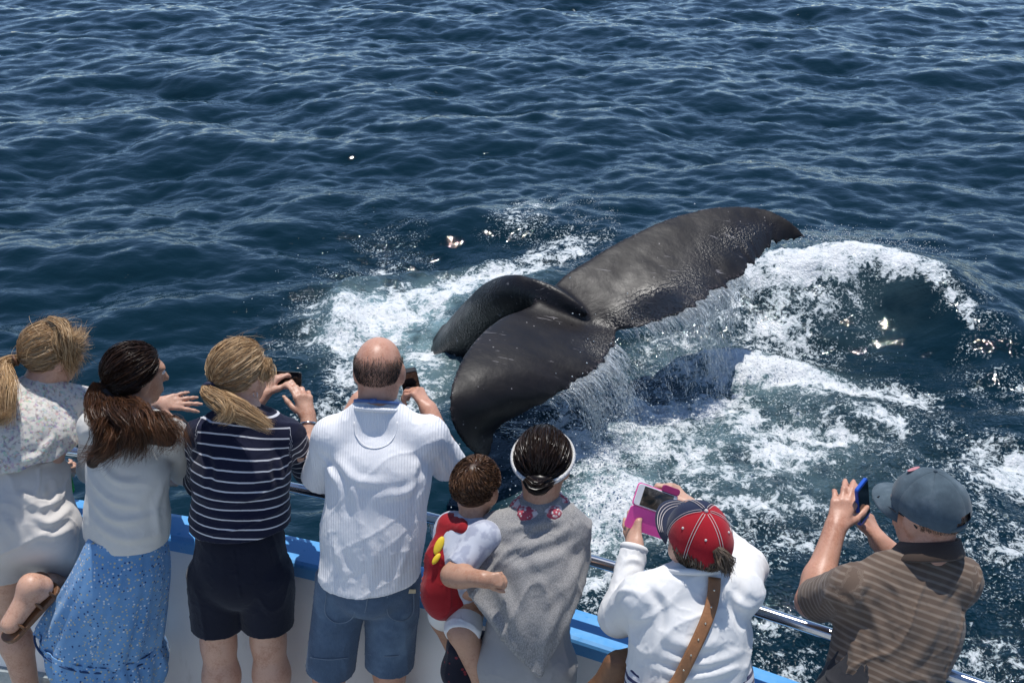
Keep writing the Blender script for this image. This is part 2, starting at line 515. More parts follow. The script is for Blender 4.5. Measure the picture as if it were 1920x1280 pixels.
# ------------------------------------------------------------------ smooth-union modelling for bodies and clothes
def rc(a, b, ra, rb, lat=None, flat=1.0):
    return ('rc', np.asarray(a, float), np.asarray(b, float), float(ra), float(rb), lat, float(flat))
def el(c, ax, rad):
    return ('el', np.asarray(c, float), np.array([N(v) for v in ax]), np.asarray(rad, float))
def prim_box(p):
    if p[0] == 'rc':
        r = max(p[3], p[4])
        return np.minimum(p[1] - p[3], p[2] - p[4]) - 0 * r, np.maximum(p[1] + p[3], p[2] + p[4])
    e = np.sqrt(((p[2] * p[3][:, None]) ** 2).sum(0))
    return p[1] - e, p[1] + e
def prim_eval(p, X, Y_, Z_):
    if p[0] == 'rc':
        a, b, r1, r2, lat, flat = p[1:]
        w = b - a
        h = float(np.linalg.norm(w)) + 1e-9
        w = w / h
        x, y, z = X - a[0], Y_ - a[1], Z_ - a[2]
        ax = x * w[0] + y * w[1] + z * w[2]
        rr = x * x + y * y + z * z - ax * ax
        sc = 1.0
        if lat is not None:
            l = np.asarray(lat, float)
            l = N(l - w * np.dot(l, w))
            d = np.cross(w, l)
            dep = x * d[0] + y * d[1] + z * d[2]
            rr = rr + dep * dep * (1 / flat ** 2 - 1)
            sc = 0.5 + 0.5 * flat
        q = np.sqrt(np.maximum(rr, 0))
        bb = float(np.clip((r1 - r2) / h, -.999, .999))
        aa = math.sqrt(1 - bb * bb)
        k = -bb * q + aa * ax
        d1 = np.sqrt(q * q + ax * ax) - r1
        d2 = np.sqrt(q * q + (ax - h) ** 2) - r2
        d3 = q * aa + ax * bb - r1
        return np.where(k < 0, d1, np.where(k > aa * h, d2, d3)) * sc
    c, R, rad = p[1:]
    x, y, z = X - c[0], Y_ - c[1], Z_ - c[2]
    l = [(x * R[i, 0] + y * R[i, 1] + z * R[i, 2]) for i in range(3)]
    k0 = np.sqrt(sum((l[i] / rad[i]) ** 2 for i in range(3)))
    k1 = np.sqrt(sum((l[i] / rad[i] ** 2) ** 2 for i in range(3))) + 1e-6
    return k0 * (k0 - 1) / k1
def smin(a, b, k):
    if k <= 0: return np.minimum(a, b)
    h = np.maximum(k - np.abs(a - b), 0) / k
    return np.minimum(a, b) - h * h * k * 0.25
def surface_nets(D, org, vox):
    ins = D < 0
    nx, ny, nz = D.shape
    cnt = np.zeros((nx - 1, ny - 1, nz - 1), np.int8)
    for i in (0, 1):
        for j in (0, 1):
            for k in (0, 1):
                cnt += ins[i:nx - 1 + i, j:ny - 1 + j, k:nz - 1 + k]
    act = (cnt > 0) & (cnt < 8)
    cells = np.argwhere(act)
    idx = np.full(act.shape, -1, np.int32)
    idx[act] = np.arange(len(cells))
    acc = np.zeros((len(cells), 3)); num = np.zeros(len(cells))
    C = [(i, j, k) for i in (0, 1) for j in (0, 1) for k in (0, 1)]
    val = {c: D[cells[:, 0] + c[0], cells[:, 1] + c[1], cells[:, 2] + c[2]] for c in C}
    for a in C:
        for ax in range(3):
            if a[ax]: continue
            b = list(a); b[ax] = 1; b = tuple(b)
            va, vb = val[a], val[b]
            m = (va < 0) != (vb < 0)
            t = np.where(m, va / np.where(m, va - vb, 1), 0)
            p = np.array(a, float)[None] + np.zeros((len(cells), 3))
            p[:, ax] += t
            acc += p * m[:, None]; num += m
    v = (cells + acc / num[:, None]) * vox + org
    F = []
    for ax in range(3):
        sl0 = [slice(None)] * 3; sl1 = [slice(None)] * 3
        sl0[ax] = slice(0, -1); sl1[ax] = slice(1, None)
        s0, s1 = ins[tuple(sl0)], ins[tuple(sl1)]
        e = np.argwhere(s0 != s1)
        o1, o2 = (ax + 1) % 3, (ax + 2) % 3
        lim = np.array(act.shape)
        ok = (e[:, o1] > 0) & (e[:, o2] > 0) & (e[:, o1] < lim[o1]) & (e[:, o2] < lim[o2])
        e = e[ok]
        if not len(e): continue
        flip = ~s0[tuple(e.T)]
        q = []
        for (d1, d2) in ((1, 1), (0, 1), (0, 0), (1, 0)):
            c = e.copy(); c[:, o1] -= d1; c[:, o2] -= d2
            q.append(idx[tuple(c.T)])
        q = np.stack(q, 1)
        q[flip] = q[flip][:, ::-1]
        F.append(q)
    return v, np.concatenate(F)
def relax(v, f, it, w=0.5):
    if it <= 0: return v
    e = np.concatenate([f[:, [0, 1]], f[:, [1, 2]], f[:, [2, 3]], f[:, [3, 0]]])
    n = len(v)
    deg = np.bincount(e[:, 0], minlength=n) + np.bincount(e[:, 1], minlength=n)
    for _ in range(it):
        s = np.stack([np.bincount(e[:, 0], v[e[:, 1], k], n) + np.bincount(e[:, 1], v[e[:, 0], k], n) for k in range(3)], 1)
        v = v * (1 - w) + w * s / np.maximum(deg, 1)[:, None]
    return v
def vnormals(v, f):
    n = np.cross(v[f[:, 2]] - v[f[:, 0]], v[f[:, 3]] - v[f[:, 1]])
    out = np.stack([sum(np.bincount(f[:, j], n[:, k], len(v)) for j in range(4)) for k in range(3)], 1)
    return out / (np.linalg.norm(out, axis=1)[:, None] + 1e-12)
def G(prims, k=.03, cuts=()):
    return (prims, k, cuts)
def sdf_mesh(groups, vox=.006, k2=.02, smooth=2):
    allp = [p for g in groups for p in g[0]]
    bx = [prim_box(p) for p in allp]
    lo = np.min([b[0] for b in bx], 0) - 4 * vox
    hi = np.max([b[1] for b in bx], 0) + 4 * vox
    n = np.ceil((hi - lo) / vox).astype(int) + 1
    g1 = [(lo[i] + np.arange(n[i]) * vox).astype(np.float32) for i in range(3)]
    D = np.full(n, 1.0, np.float32)
    def sl(b0, b1, mar):
        a = np.maximum(0, np.floor((b0 - mar - lo) / vox).astype(int))
        b = np.minimum(n, np.ceil((b1 + mar - lo) / vox).astype(int) + 1)
        return tuple(slice(int(x), int(y)) for x, y in zip(a, b))
    for prims, k, cuts in groups:
        Gd = np.full(n, 1.0, np.float32) if len(groups) > 1 or cuts else D
        for p in prims:
            b0, b1 = prim_box(p)
            s = sl(b0, b1, k + 2 * vox)
            d = prim_eval(p, g1[0][s[0]][:, None, None], g1[1][s[1]][None, :, None], g1[2][s[2]][None, None, :]).astype(np.float32)
            Gd[s] = smin(Gd[s], d, k)
        for (pt, nn) in cuts:
            nn = N(nn)
            pl = (g1[0][:, None, None] - pt[0]) * nn[0] + (g1[1][None, :, None] - pt[1]) * nn[1] + (g1[2][None, None, :] - pt[2]) * nn[2]
            Gd = np.maximum(Gd, pl.astype(np.float32))
        D = Gd if Gd is D else smin(D, Gd, k2)
    v, f = surface_nets(D, lo, vox)
    return relax(v, f, smooth), f
def wrinkle(v, f, amp=.006, freq=9.0, stretch=None, seed=0, ridge=True, weight=None):
    """push cloth in and out along its normals: soft folds, drawn out along `stretch`"""
    n = vnormals(v, f)
    p = v.copy()
    if stretch is not None:
        s = N(stretch)
        p = p - np.outer(p @ s, s) * 0.82
    q = p * freq + seed * 13.7
    q = q + 0.6 * np.stack([vnoise(q * .7 + 3), vnoise(q * .7 + 9), vnoise(q * .7 + 31)], 1)
    a = fbm(q, 2)
    d = (0.62 * np.exp(-np.abs(a) / .075) - .16) if ridge else a
    d = d + 0.42 * fbm(q * .55 + 7, 2) + .10 * fbm(q * 2.9, 2)
    d = np.maximum(d, -.12) if ridge else d
    d = d * np.clip(1 + n[:, 2] * 1.7, 0, 1)
    if weight is not None: d = d * weight
    return v + n * (amp * .58 * d)[:, None]

def on_cloth(px_, py_, verts, lift=.004, rad=.014):
    """first point of a garment that the pixel's ray meets"""
    d_ = ray(px_, py_); d_ = d_ / np.linalg.norm(d_)
    q_ = verts - A(0, 0, CAM_Z); t_ = q_ @ d_; off = np.linalg.norm(q_ - t_[:, None] * d_, axis=1)
    nr_ = off < rad
    t0 = np.sort(t_[nr_])[: max(1, nr_.sum() // 6)].mean() if nr_.any() else t_[off.argmin()]
    return A(0, 0, CAM_Z) + d_ * (t0 - lift)
def fold(v, f, pts, amp, sig):
    """raise (or sink) a fold along a line drawn on the garment"""
    c_ = spline([on_cloth(a_, b_, v, 0) for a_, b_ in pts], 24)
    d = np.full(len(v), 9.0); w = np.zeros(len(v))
    tt = np.sin(np.linspace(.25, np.pi - .25, 24))
    for i in range(24):
        e = np.linalg.norm(v - c_[i], axis=1)
        m = e < d
        d = np.where(m, e, d); w = np.where(m, tt[i], w)
    n = vnormals(v, f)
    g = np.exp(-(d / sig) ** 2) - .45 * np.exp(-((d - 1.9 * sig) / sig) ** 2)
    return v + n * (amp * .55 * w * g)[:, None]

# ------------------------------------------------------------------ body pieces
def head_frame(f, u=(0, 0, 1)):
    f = N(f); r = N(np.cross(f, u)); u = np.cross(r, f)
    return f, u, r
def head_prims(c, f, u, r, s=1.0, male=False):
    k = s
    pr = [el(c + u * .022 * k - f * .012 * k, (r, f, u), A(.075, .096, .089) * k),
          el(c - u * .035 * k + f * .024 * k, (r, f, u), A(.062, .072, .084) * k),
          el(c - u * .095 * k + f * .056 * k, (r, f, u), A(.034, .03, .022) * k),
          el(c - u * .06 * k + f * .0 * k, (r, f, u), A(.060, .06, .05) * k),
          rc(c + f * .096 * k + u * .008 * k, c + f * .115 * k - u * .028 * k, .007 * k, .012 * k),
          el(c + f * .090 * k - u * .066 * k, (r, f, u), A(.024, .012, .010) * k),
          el(c + f * .082 * k + u * .03 * k, (r, f, u), A(.050, .014, .012) * k)]
    for sg in (-1, 1):
        ra = N(r * sg - f * .35)
        pr.append(el(c + r * sg * .078 * k - u * .012 * k - f * .006 * k, (ra, np.cross(u, ra), u), A(.010, .021, .034) * k))
    return pr
def hand_prims(w, d, nrm, side, curl=(20, 20, 20, 20), spread=(7, 1, -4, -11), thumb=(40, 25), s=1.0, bend2=1.0):
    """w wrist, d pointing along the palm, nrm out of the back of the hand, side +1 when the thumb lies towards cross(d,nrm)"""
    d = N(d); nrm = N(nrm - d * np.dot(nrm, d))
    t = np.cross(d, nrm) * side
    pr = []
    knuck = []
    for i, (off, ln) in enumerate(((.027, .085), (.009, .089), (-.010, .083), (-.028, .073))):
        k0 = w + (d * ln + t * off) * s
        knuck.append(k0)
        pr.append(rc(w + (d * .012 + t * off * .55) * s, k0, .0125 * s, .0105 * s))
    pr.append(rc(w - d * .02 * s, w + d * .03 * s, .024 * s, .027 * s, t, .68))
    tips = []
    for i, (l1, l2, l3, r0) in enumerate(((.042, .025, .021, .0094), (.046, .029, .022, .0096), (.043, .027, .021, .0091), (.034, .020, .019, .0080))):
        a = math.radians(spread[i])
        dd = N(d * math.cos(a) + t * math.sin(a))
        p = knuck[i]
        cu = curl[i]
        for j, ln in enumerate((l1, l2, l3)):
            b = math.radians(cu * (1.0, 1.05 * bend2, .6 * bend2)[j])
            dd_t = np.cross(dd, nrm if j == 0 else nn)
            nn = nrm if j == 0 else nn
            nd = N(dd * math.cos(b) - nn * math.sin(b))
            nn = N(nn * math.cos(b) + dd * math.sin(b))
            dd = nd
            q = p + dd * ln * s
            pr.append(rc(p, q, r0 * s * (1, .93, .86)[j], r0 * s * (.93, .86, .74)[j]))
            p = q
        tips.append(p)
    a, b = math.radians(thumb[0]), math.radians(thumb[1])
    t0 = w + (d * .018 + t * .020) * s
    td = N(d * math.cos(a) + t * math.sin(a) - nrm * math.sin(b) * .8)
    t1 = t0 + td * .045 * s
    td2 = N(td + d * .45 - nrm * .12)
    t2 = t1 + td2 * .033 * s
    t3 = t2 + N(td2 + d * .3) * .026 * s
    pr += [rc(t0, t1, .0145 * s, .0115 * s), rc(t1, t2, .0112 * s, .0100 * s), rc(t2, t3, .0098 * s, .0080 * s)]
    tips.append(t3)
    return pr, tips
def limb(a, b, r0, rm, r1, bulge=.35):
    m = a + (b - a) * bulge
    return [rc(a, m, r0, rm), rc(m, b, rm, r1)]

# ------------------------------------------------------------------ hair
def strand_mesh(paths, r0=.0016, taper=.25, seed=0):
    """paths (n,m,3) -> fine tapered blades of hair, each turned its own way"""
    rg_ = np.random.RandomState(seed)
    n, m, _ = paths.shape
    t = np.gradient(paths, axis=1)
    t /= np.linalg.norm(t, axis=2)[..., None] + 1e-9
    ref = rg_.normal(size=(n, 1, 3))
    b1 = np.cross(t, np.broadcast_to(ref, t.shape)); b1 /= np.linalg.norm(b1, axis=2)[..., None] + 1e-9
    rad = r0 * .72 * rg_.uniform(.5, 1.25, n)[:, None] * np.interp(np.linspace(0, 1, m), [0, .1, .7, 1], [.6, 1, .9, taper])[None]
    v = np.stack([paths + rad[..., None] * b1, paths - rad[..., None] * b1], 2).reshape(-1, 3)
    base = (np.arange(n)[:, None] * m + np.arange(m - 1)[None, :]) * 2
    f = np.stack([base, base + 1, base + 3, base + 2], -1).reshape(-1, 4)
    shade = np.repeat(rg_.rand(n), m * 2)
    return v, f, shade
def decimated(v, f, ratio):
    """the same surface with fewer, larger faces where it is flat"""
    me = bpy.data.meshes.new("tmp")
    me.from_pydata(v.tolist(), [], f.tolist())
    o = bpy.data.objects.new("tmp", me)
    COL.objects.link(o)
    md = o.modifiers.new("d", 'DECIMATE'); md.ratio = ratio
    ev = o.evaluated_get(bpy.context.evaluated_depsgraph_get()).to_mesh()
    ev.calc_loop_triangles()
    nv = np.empty(len(ev.vertices) * 3, np.float32); ev.vertices.foreach_get("co", nv)
    nf = np.empty(len(ev.loop_triangles) * 3, np.int32); ev.loop_triangles.foreach_get("vertices", nf)
    bpy.data.objects.remove(o); bpy.data.meshes.remove(me)
    return nv.reshape(-1, 3).astype(float), nf.reshape(-1, 3)
def hair_object(parent, mat, pieces, name="hair", label=None):
    """pieces: list of (v, f, shade)"""
    V_, F_, S_, n = [], [], [], 0
    for v, f, s in pieces:
        V_.append(v); F_.append(f + n); S_.append(s); n += len(v)
    return mesh_obj(name, np.concatenate(V_), np.concatenate(F_), mat, parent, attrs={"shade": np.concatenate(S_)}, label=label)
def scalp(c, fr, dirs, s=1.0, off=0.0):
    """directions in (right, forward, up) -> points over the skull"""
    f, u, r = fr
    rad = A(.0775, .0985, .0915) * s + off if np.isscalar(off) else None
    d = dirs / np.linalg.norm(dirs, axis=-1)[..., None]
    if rad is not None:
        k = 1 / np.sqrt(((d / rad) ** 2).sum(-1))
    else:
        base = 1 / np.sqrt(((d / (A(.0775, .0985, .0915) * s)) ** 2).sum(-1))
        k = base + off
    o = c + u * .022 * s - f * .012 * s
    return o + (d * k[..., None]) @ np.stack([r, f, u])
def slerp_paths(d0, d1, m):
    d0 = d0 / np.linalg.norm(d0, axis=1)[:, None]
    d1 = d1 / np.linalg.norm(d1, axis=1)[:, None]
    om = np.arccos(np.clip((d0 * d1).sum(1), -1, 1))[:, None, None]
    t = np.linspace(0, 1, m)[None, :, None]
    so = np.maximum(np.sin(om), 1e-3)
    return np.sin((1 - t) * om) / so * d0[:, None] + np.sin(t * om) / so * d1[:, None]
def hair_mat(name, lo, mid, hi, rough=.5):
    m = M(name)
    s = m.attr("shade")
    n = m.noise(m.obj(), 40, 3)
    x = m.math('ADD', m.math('MULTIPLY', s, .7), m.math('MULTIPLY', n, .3))
    m.set(Base__Color=m.ramp(x, [(0.1, lo), (0.5, mid), (0.9, hi)]), Roughness=rough, Specular__IOR__Level=.25)
    return m.m
def lock_paths(guide, n, m, spread, wav=.006, seed=0, flatten=None, tail=.25, curl=0.0, turns=2.5):
    """strands following a guide curve, spread(t) in metres"""
    rg_ = np.random.RandomState(seed)
    g = spline(guide, m)
    t = np.gradient(g, axis=0); t /= np.linalg.norm(t, axis=1)[:, None]
    r0 = N(np.cross(t[0], A(.2, .3, 1)))
    b1 = []
    for i in range(m):
        r0 = N(r0 - t[i] * np.dot(r0, t[i])); b1.append(r0)
    b1 = np.array(b1); b2 = np.cross(t, b1)
    a = rg_.uniform(0, 2 * np.pi, n); q = np.sqrt(rg_.rand(n))
    sp_ = np.interp(np.linspace(0, 1, m), np.linspace(0, 1, len(spread)), spread)
    x = q * np.cos(a); y = q * np.sin(a) * (1 if flatten is None else flatten)
    out = g[None] + sp_[None, :, None] * (x[:, None, None] * b1[None] + y[:, None, None] * b2[None])
    ph = rg_.rand(n, 3) * 40
    tt = np.linspace(0, 1, m)
    if curl:
        a0 = rg_.uniform(0, 6.28)
        an = a0 + tt * turns * 6.28
        out = out + (curl * np.minimum(1, tt * 2.5))[None, :, None] * (np.cos(an)[:, None] * b1 + np.sin(an)[:, None] * b2)[None]
        out = out + (curl * .5 * np.minimum(1, tt * 2.5))[None, :, None] * np.cos(an[None, :, None] * 1.7 + rg_.normal(0, .8, n)[:, None, None]) * b1[None]
    for k in range(3):
        q_ = np.stack([np.repeat(x * 2.5 + ph[:, k] * .04, m) + k * 7, np.repeat(y * 2.5, m), np.tile(tt * 5, n)], 1)
        out[:, :, k] += (vnoise(q_).reshape(n, m)) * wav * np.minimum(1, tt * 3)[None]
        out[:, :, k] += rg_.normal(0, wav * .5, n)[:, None] * (tt ** 2)[None]
    L = 1 - rg_.rand(n) * tail
    # shorten strands individually
    res = np.empty_like(out)
    for i in range(n):
        s_ = np.linspace(0, L[i], m)
        for k in range(3):
            res[i, :, k] = np.interp(s_, tt, out[i, :, k])
    return res
# ------------------------------------------------------------------ boat: bulwark, blue cap, rail, deck, hull
def y_out(x):
    return 2.905 - 0.42 * x - 0.06 * x * x
def out_n(x):
    s = -0.42 - 0.12 * x
    return N(A(-s, 1, 0))
CAP_Z, RAIL_Z, FLARE = 0.75, 1.0, 0.17
BX0, BX1 = -3.4, 3.2
def edge(x, inb, z):
    """point inb metres inboard of the outer cap edge"""
    n = out_n(x)
    return A(x, y_out(x), z) - n * inb
white_paint = M("white_gelcoat")
_o = white_paint.pos()
_n = white_paint.noise(_o, 3.0, 6, 0.65)
_dirt = white_paint.smooth(white_paint.noise(white_paint.map(_o, (6, 6, 1.4)), 2.0, 5, 0.7), 0.56, 0.8)
white_paint.set(Base__Color=white_paint.mix(white_paint.math('MULTIPLY', _dirt, 0.5), white_paint.ramp(_n, [(0.3, (0.80, 0.80, 0.80)), (0.7, (0.87, 0.87, 0.86))]), (0.46, 0.44, 0.40)), Roughness=0.38)
white_paint = white_paint.m
_bm = M("blue_paint")
_o = _bm.pos()
_sc = _bm.smooth(_bm.noise(_o, 28.0, 6, 0.72), 0.60, 0.72)
_c0 = _bm.ramp(_bm.noise(_o, 5.0, 5), [(0.3, (0.075, 0.29, 0.62)), (0.7, (0.12, 0.36, 0.68))])
_bm.set(Base__Color=_bm.mix(_bm.math('MULTIPLY', _sc, 0.45), _c0, (0.35, 0.48, 0.60)), Roughness=_bm.ramp(_bm.noise(_o, 40, 3), [(0.3, (0.25,) * 3), (0.7, (0.5,) * 3)]))
blue_paint = _bm.m
steel = simple("stainless_steel", (0.62, 0.62, 0.63), 0.16, 1.0, 0.08, 25.0)
deck_mat = simple("deck_paint", (0.30, 0.34, 0.35), 0.8, 0, 0.3, 14.0, 0.5, 220.0)
rust = simple("rusty_steel", (0.09, 0.06, 0.045), 0.7, 0.3, 0.4, 60.0)
boat = empty("tour_boat", (0, 1.0, 0), "white tour boat side with blue capped bulwark and steel rail", "boat")
XS = np.linspace(BX0, BX1, 67)
def strip(fn, xs):
    """loft a closed section along x: fn(x) -> list of points"""
    sec = [fn(x) for x in xs]
    k = len(sec[0])
    v = np.array(sec).reshape(-1, 3)
    f = []
    for i in range(len(xs) - 1):
        for j in range(k):
            j2 = (j + 1) % k
            f.append((i * k + j, (i + 1) * k + j, (i + 1) * k + j2, i * k + j2))
    f.append(tuple(range(k))[::-1])
    f.append(tuple((len(xs) - 1) * k + j for j in range(k)))
    return v, f
def cap_sec(x):
    r = 0.012
    pts = [(-.012, CAP_Z - .05), (-.012, CAP_Z - r), (-.012 + r * .4, CAP_Z - .002), (0.0 + r, CAP_Z + .002), (.125, CAP_Z + .004), (.137, CAP_Z - .002), (.142, CAP_Z - r), (.142, CAP_Z - .06), (.13, CAP_Z - .062)]
    return [edge(x, a, z) for a, z in pts]
SEAM = 0.165
for (x0, x1) in ((BX0, SEAM - .012), (SEAM + .012, BX1)):
    v, f = strip(cap_sec, np.linspace(x0, x1, 40))
    mesh_obj("cap_rail", v, f, blue_paint, boat, smooth=False)
    def wall_sec(x):
        return [edge(x, .128, CAP_Z - .055), edge(x, .02, CAP_Z - .055), edge(x, .02 + .0, 0.0), edge(x, .128 + FLARE, 0.0)]
    v, f = strip(wall_sec, np.linspace(x0, x1, 40))
    mesh_obj("bulwark_panel", v, f, white_paint, boat, smooth=False)
# trim strips beside the seam
for dx, w in ((-.028, .010), (.028, .010)):
    mb = MB()
    a, b = edge(SEAM + dx, .128, CAP_Z - .058), edge(SEAM + dx - .02, .128 + FLARE, 0.01)
    inn = -out_n(SEAM)
    mb.rbox((a + b) / 2 + inn * .006, (N(b - a), np.cross(N(b - a), inn), inn), (np.linalg.norm(b - a) / 2, w, .008), .002)
    mb.build("gate_trim", white_paint, boat, smooth=False)
v, f = strip(lambda x: [edge(x, .012, CAP_Z - .07), edge(x, .06, CAP_Z - .2), edge(x, .25, WATER_Z - .3), edge(x, .5, WATER_Z - .6), edge(x, 1.2, WATER_Z - .6), edge(x, 1.2, -0.2), edge(x, .018, -.02)], XS)
mesh_obj("hull", v, f, white_paint, boat, smooth=False)
v, f = strip(lambda x: [edge(x, .10, -0.004), edge(x, .10, -.1), A(x, -1.2, -.1), A(x, -1.2, -.004)], XS)
mesh_obj("deck", v, f, deck_mat, boat, smooth=False)
v, f = strip(lambda x: [edge(x, .128 + FLARE - .02, .055), edge(x, .128 + FLARE + .012, .05), edge(x, .128 + FLARE + .03, .0), edge(x, .128 + FLARE - .02, .0)], XS)
mesh_obj("deck_kerb", v, f, deck_mat, boat, smooth=False)
MB().tube([edge(x, .012, RAIL_Z) for x in XS], .0205, 14).build("handrail", steel, boat)
def rail_x(px_):
    xx = np.linspace(BX0 + .1, BX1 - .1, 4000)
    e_ = np.array([edge(x, .012, RAIL_Z) for x in xx])
    dep = e_[:, 1] * _c - (e_[:, 2] - CAM_Z) * _s
    return xx[np.argmin(np.abs(960 + FPX * e_[:, 0] / dep - px_))]
for x in [-2.9, -2.3] + [rail_x(q) for q in (40, 250, 450, 700, 1000, 1300, 1660)] + [1.7, 2.3, 2.9]:
    a, b = edge(x, .045, CAP_Z), edge(x, .012, RAIL_Z - .01)
    mb = MB().tube([a, b], .013, 10)
    mb.tube([a + A(0, 0, .003), a + A(0, 0, .012)], .032, 14)
    mb.build("stanchion", steel, boat)
xa, xb = rail_x(808), rail_x(842)
MB().tube([edge(xa, .014, RAIL_Z - .012), edge(xb, .06, CAP_Z)], .010, 8).build("brace", steel, boat)
# deckhouse behind the people, under the upper deck the picture is taken from
v, f = strip(lambda x: [edge(x, 2.32, 0.0), edge(x, 2.32, 2.12), edge(x, 2.42, 2.12), edge(x, 2.42, 0.0)], XS)
mesh_obj("deckhouse_wall", v, f, white_paint, boat, smooth=False)
v, f = strip(lambda x: [edge(x, 2.30, 2.12), edge(x, 2.30, 2.18), edge(x, 5.0, 2.18), edge(x, 5.0, 2.12)], XS)
mesh_obj("upper_deck", v, f, white_paint, boat, smooth=False)
_r = random.Random(4)
for (px_, py_) in ((1118, 1218), (1133, 1232), (1145, 1213), (1068, 1222), (307, 1088), (255, 1240)):
    d = ray(px_, py_)
    # where the ray meets the flared inner face
    best = None
    for t in np.linspace(2.5, 5.5, 1500):
        p_ = A(0, 0, CAM_Z) + d * t
        inb = .128 + FLARE * (CAP_Z - .055 - p_[2]) / (CAP_Z - .055)
        e = edge(p_[0], inb, p_[2])
        if np.dot(p_ - e, out_n(p_[0])) > 0:
            best = p_
            break
    MB().ball(best, (.006, .006, .006), None, 8, 6).build("bolt", rust, boat)
# ------------------------------------------------------------------ whale tail
def HW(px, py, h): return W(px, py, h)
wm = M("whale_skin")
_p = wm.pos()
_n = wm.noise(_p, 2.2, 6, 0.62)
_base = wm.ramp(_n, [(0.28, (0.0060, 0.0050, 0.0054)), (0.55, (0.0105, 0.0088, 0.0094)), (0.78, (0.019, 0.0155, 0.016))])
_vor = wm.node("ShaderNodeTexVoronoi", _feature='F1', Vector=_p, Scale=13.0).outputs["Distance"]
_spot = wm.math('MULTIPLY', wm.math('SUBTRACT', 1.0, wm.smooth(_vor, 0.045, 0.11)), wm.smooth(wm.noise(_p, 3.0, 3), 0.50, 0.60))
_sw = wm.node("ShaderNodeTexNoise", Vector=wm.map(_p, (3, 28, 12), (0.2, 0.5, 0.7)), Scale=1.3, Detail=3.0).outputs["Fac"]
_scr = wm.math('MULTIPLY', wm.smooth(_sw, 0.65, 0.70), wm.smooth(wm.noise(_p, 2.6, 2), 0.46, 0.60))
_bc = wm.mix(wm.math('MULTIPLY', _spot, 0.85), _base, (0.30, 0.28, 0.28))
_bc = wm.mix(wm.math('MULTIPLY', _scr, 0.6), _bc, (0.34, 0.32, 0.33))
_edge = wm.attr("rim")
_bc = wm.mix(wm.math('MULTIPLY', _edge, wm.smooth(wm.noise(_p, 40, 4, .7), .5, .7)), _bc, (0.16, 0.13, 0.13))
# wet areas: water film and beads break the gloss
_wet = wm.attr("wet")
_bead = wm.noise(_p, 40.0, 2, 0.6)
_bump = wm.bump(wm.math('MULTIPLY_ADD', _bead, wm.math('MULTIPLY', wm.math('MULTIPLY', _wet, _wet), 3.4), wm.math('MULTIPLY', wm.noise(_p, 14, 5, .6), 0.16)), 1.0, 0.022)
wm.set(Base__Color=_bc, Roughness=wm.math('MULTIPLY_ADD', _wet, -0.37, wm.ramp(wm.noise(_p, 6, 4), [(0.3, (0.42,) * 3), (0.7, (0.56,) * 3)])), Normal=_bump, Specular__IOR__Level=wm.math('MULTIPLY_ADD', _wet, .40, .24))

Lr = [(1035, 531, 1.10), (1090, 497, 1.16), (1160, 455, 1.26), (1230, 420, 1.34), (1300, 397, 1.38), (1370, 387, 1.38), (1430, 392, 1.33), (1478, 414, 1.24), (1512, 443, 1.12)]
Tr = [(1157, 620, .82), (1205, 611, .88), (1260, 594, .92), (1310, 565, .98), (1360, 535, 1.0), (1405, 503, 1.03), (1432, 474, 1.06), (1452, 455, 1.09), (1484, 447, 1.10), (1512, 445, 1.12)]
Ll = [(990, 580, .96), (935, 602, 1.0), (886, 645, 1.02), (856, 695, .98), (843, 745, .90), (847, 790, .75), (866, 825, .58), (890, 850, .42), (912, 859, .33)]
Tl = [(1157, 620, .82), (1150, 652, .82), (1120, 690, .79), (1080, 718, .75), (1035, 748, .69), (988, 770, .6), (952, 784, .5), (930, 803, .43), (922, 835, .37), (914, 859, .33)]
def curve(L, n): return spline(np.array([HW(*q) for q in L]), n)
NU = 150
cr = 1 - (1 - np.linspace(0, 1, NU)) ** 1.25        # a few more sections at the tips
def resample(L, t):
    c_ = curve(L, 400)
    return np.stack([np.interp(t, np.linspace(0, 1, 400), c_[:, k]) for k in range(3)], 1)
Ledge = np.vstack([resample(Ll, cr)[::-1], [HW(1012, 556, 1.06)], resample(Lr, cr)])
Tedge = np.vstack([resample(Tl, cr)[::-1], [HW(1156, 618, .825)], resample(Tr, cr)])
ns = len(Ledge)
# smooth the leading edge through the middle, where it runs under the tail stock
for _ in range(30):
    a, b = NU - 14, NU + 16
    Ledge[a:b] = 0.5 * Ledge[a:b] + 0.25 * (Ledge[a - 1:b - 1] + Ledge[a + 1:b + 1])
u = np.abs(np.arange(ns) - NU) / NU
q = np.stack([np.arange(ns) * 0.11, np.zeros(ns), np.zeros(ns)], 1)
ser = 0.034 * fbm(q * 2.2, 3) + 0.022 * np.minimum(0, vnoise(q * 5.1 + 3)) + 0.018 * vnoise(q * 9.7)
rag = np.where(np.arange(ns) > NU, 1.25, 0.9) * sstep(.03, .15, u) * (1 - sstep(.93, 1.0, u))
rag *= 1 + 0.3 * np.exp(-((u - .80) / .10) ** 2) * (np.arange(ns) > NU)
ch = Tedge - Ledge
chl = np.linalg.norm(ch, axis=1)
Tedge = Tedge + ch / (chl[:, None] + 1e-6) * (ser * rag)[:, None]
ch = Tedge - Ledge
span = np.gradient(0.5 * (Ledge + Tedge), axis=0)
nrm = np.cross(span, ch)
nrm /= np.linalg.norm(nrm, axis=1)[:, None] + 1e-9
for _ in range(12):
    nrm[1:-1] = 0.5 * nrm[1:-1] + 0.25 * (nrm[2:] + nrm[:-2])
nrm /= np.linalg.norm(nrm, axis=1)[:, None]
if nrm[NU, 2] < 0: nrm = -nrm
NV = 30
vv = 0.5 - 0.5 * np.cos(np.pi * np.linspace(0, 1, NV))
chl = np.linalg.norm(ch, axis=1)
thick = (0.060 * np.exp(-(u / .20) ** 2) + 0.030 * (1 - u) ** 0.7 + 0.004)
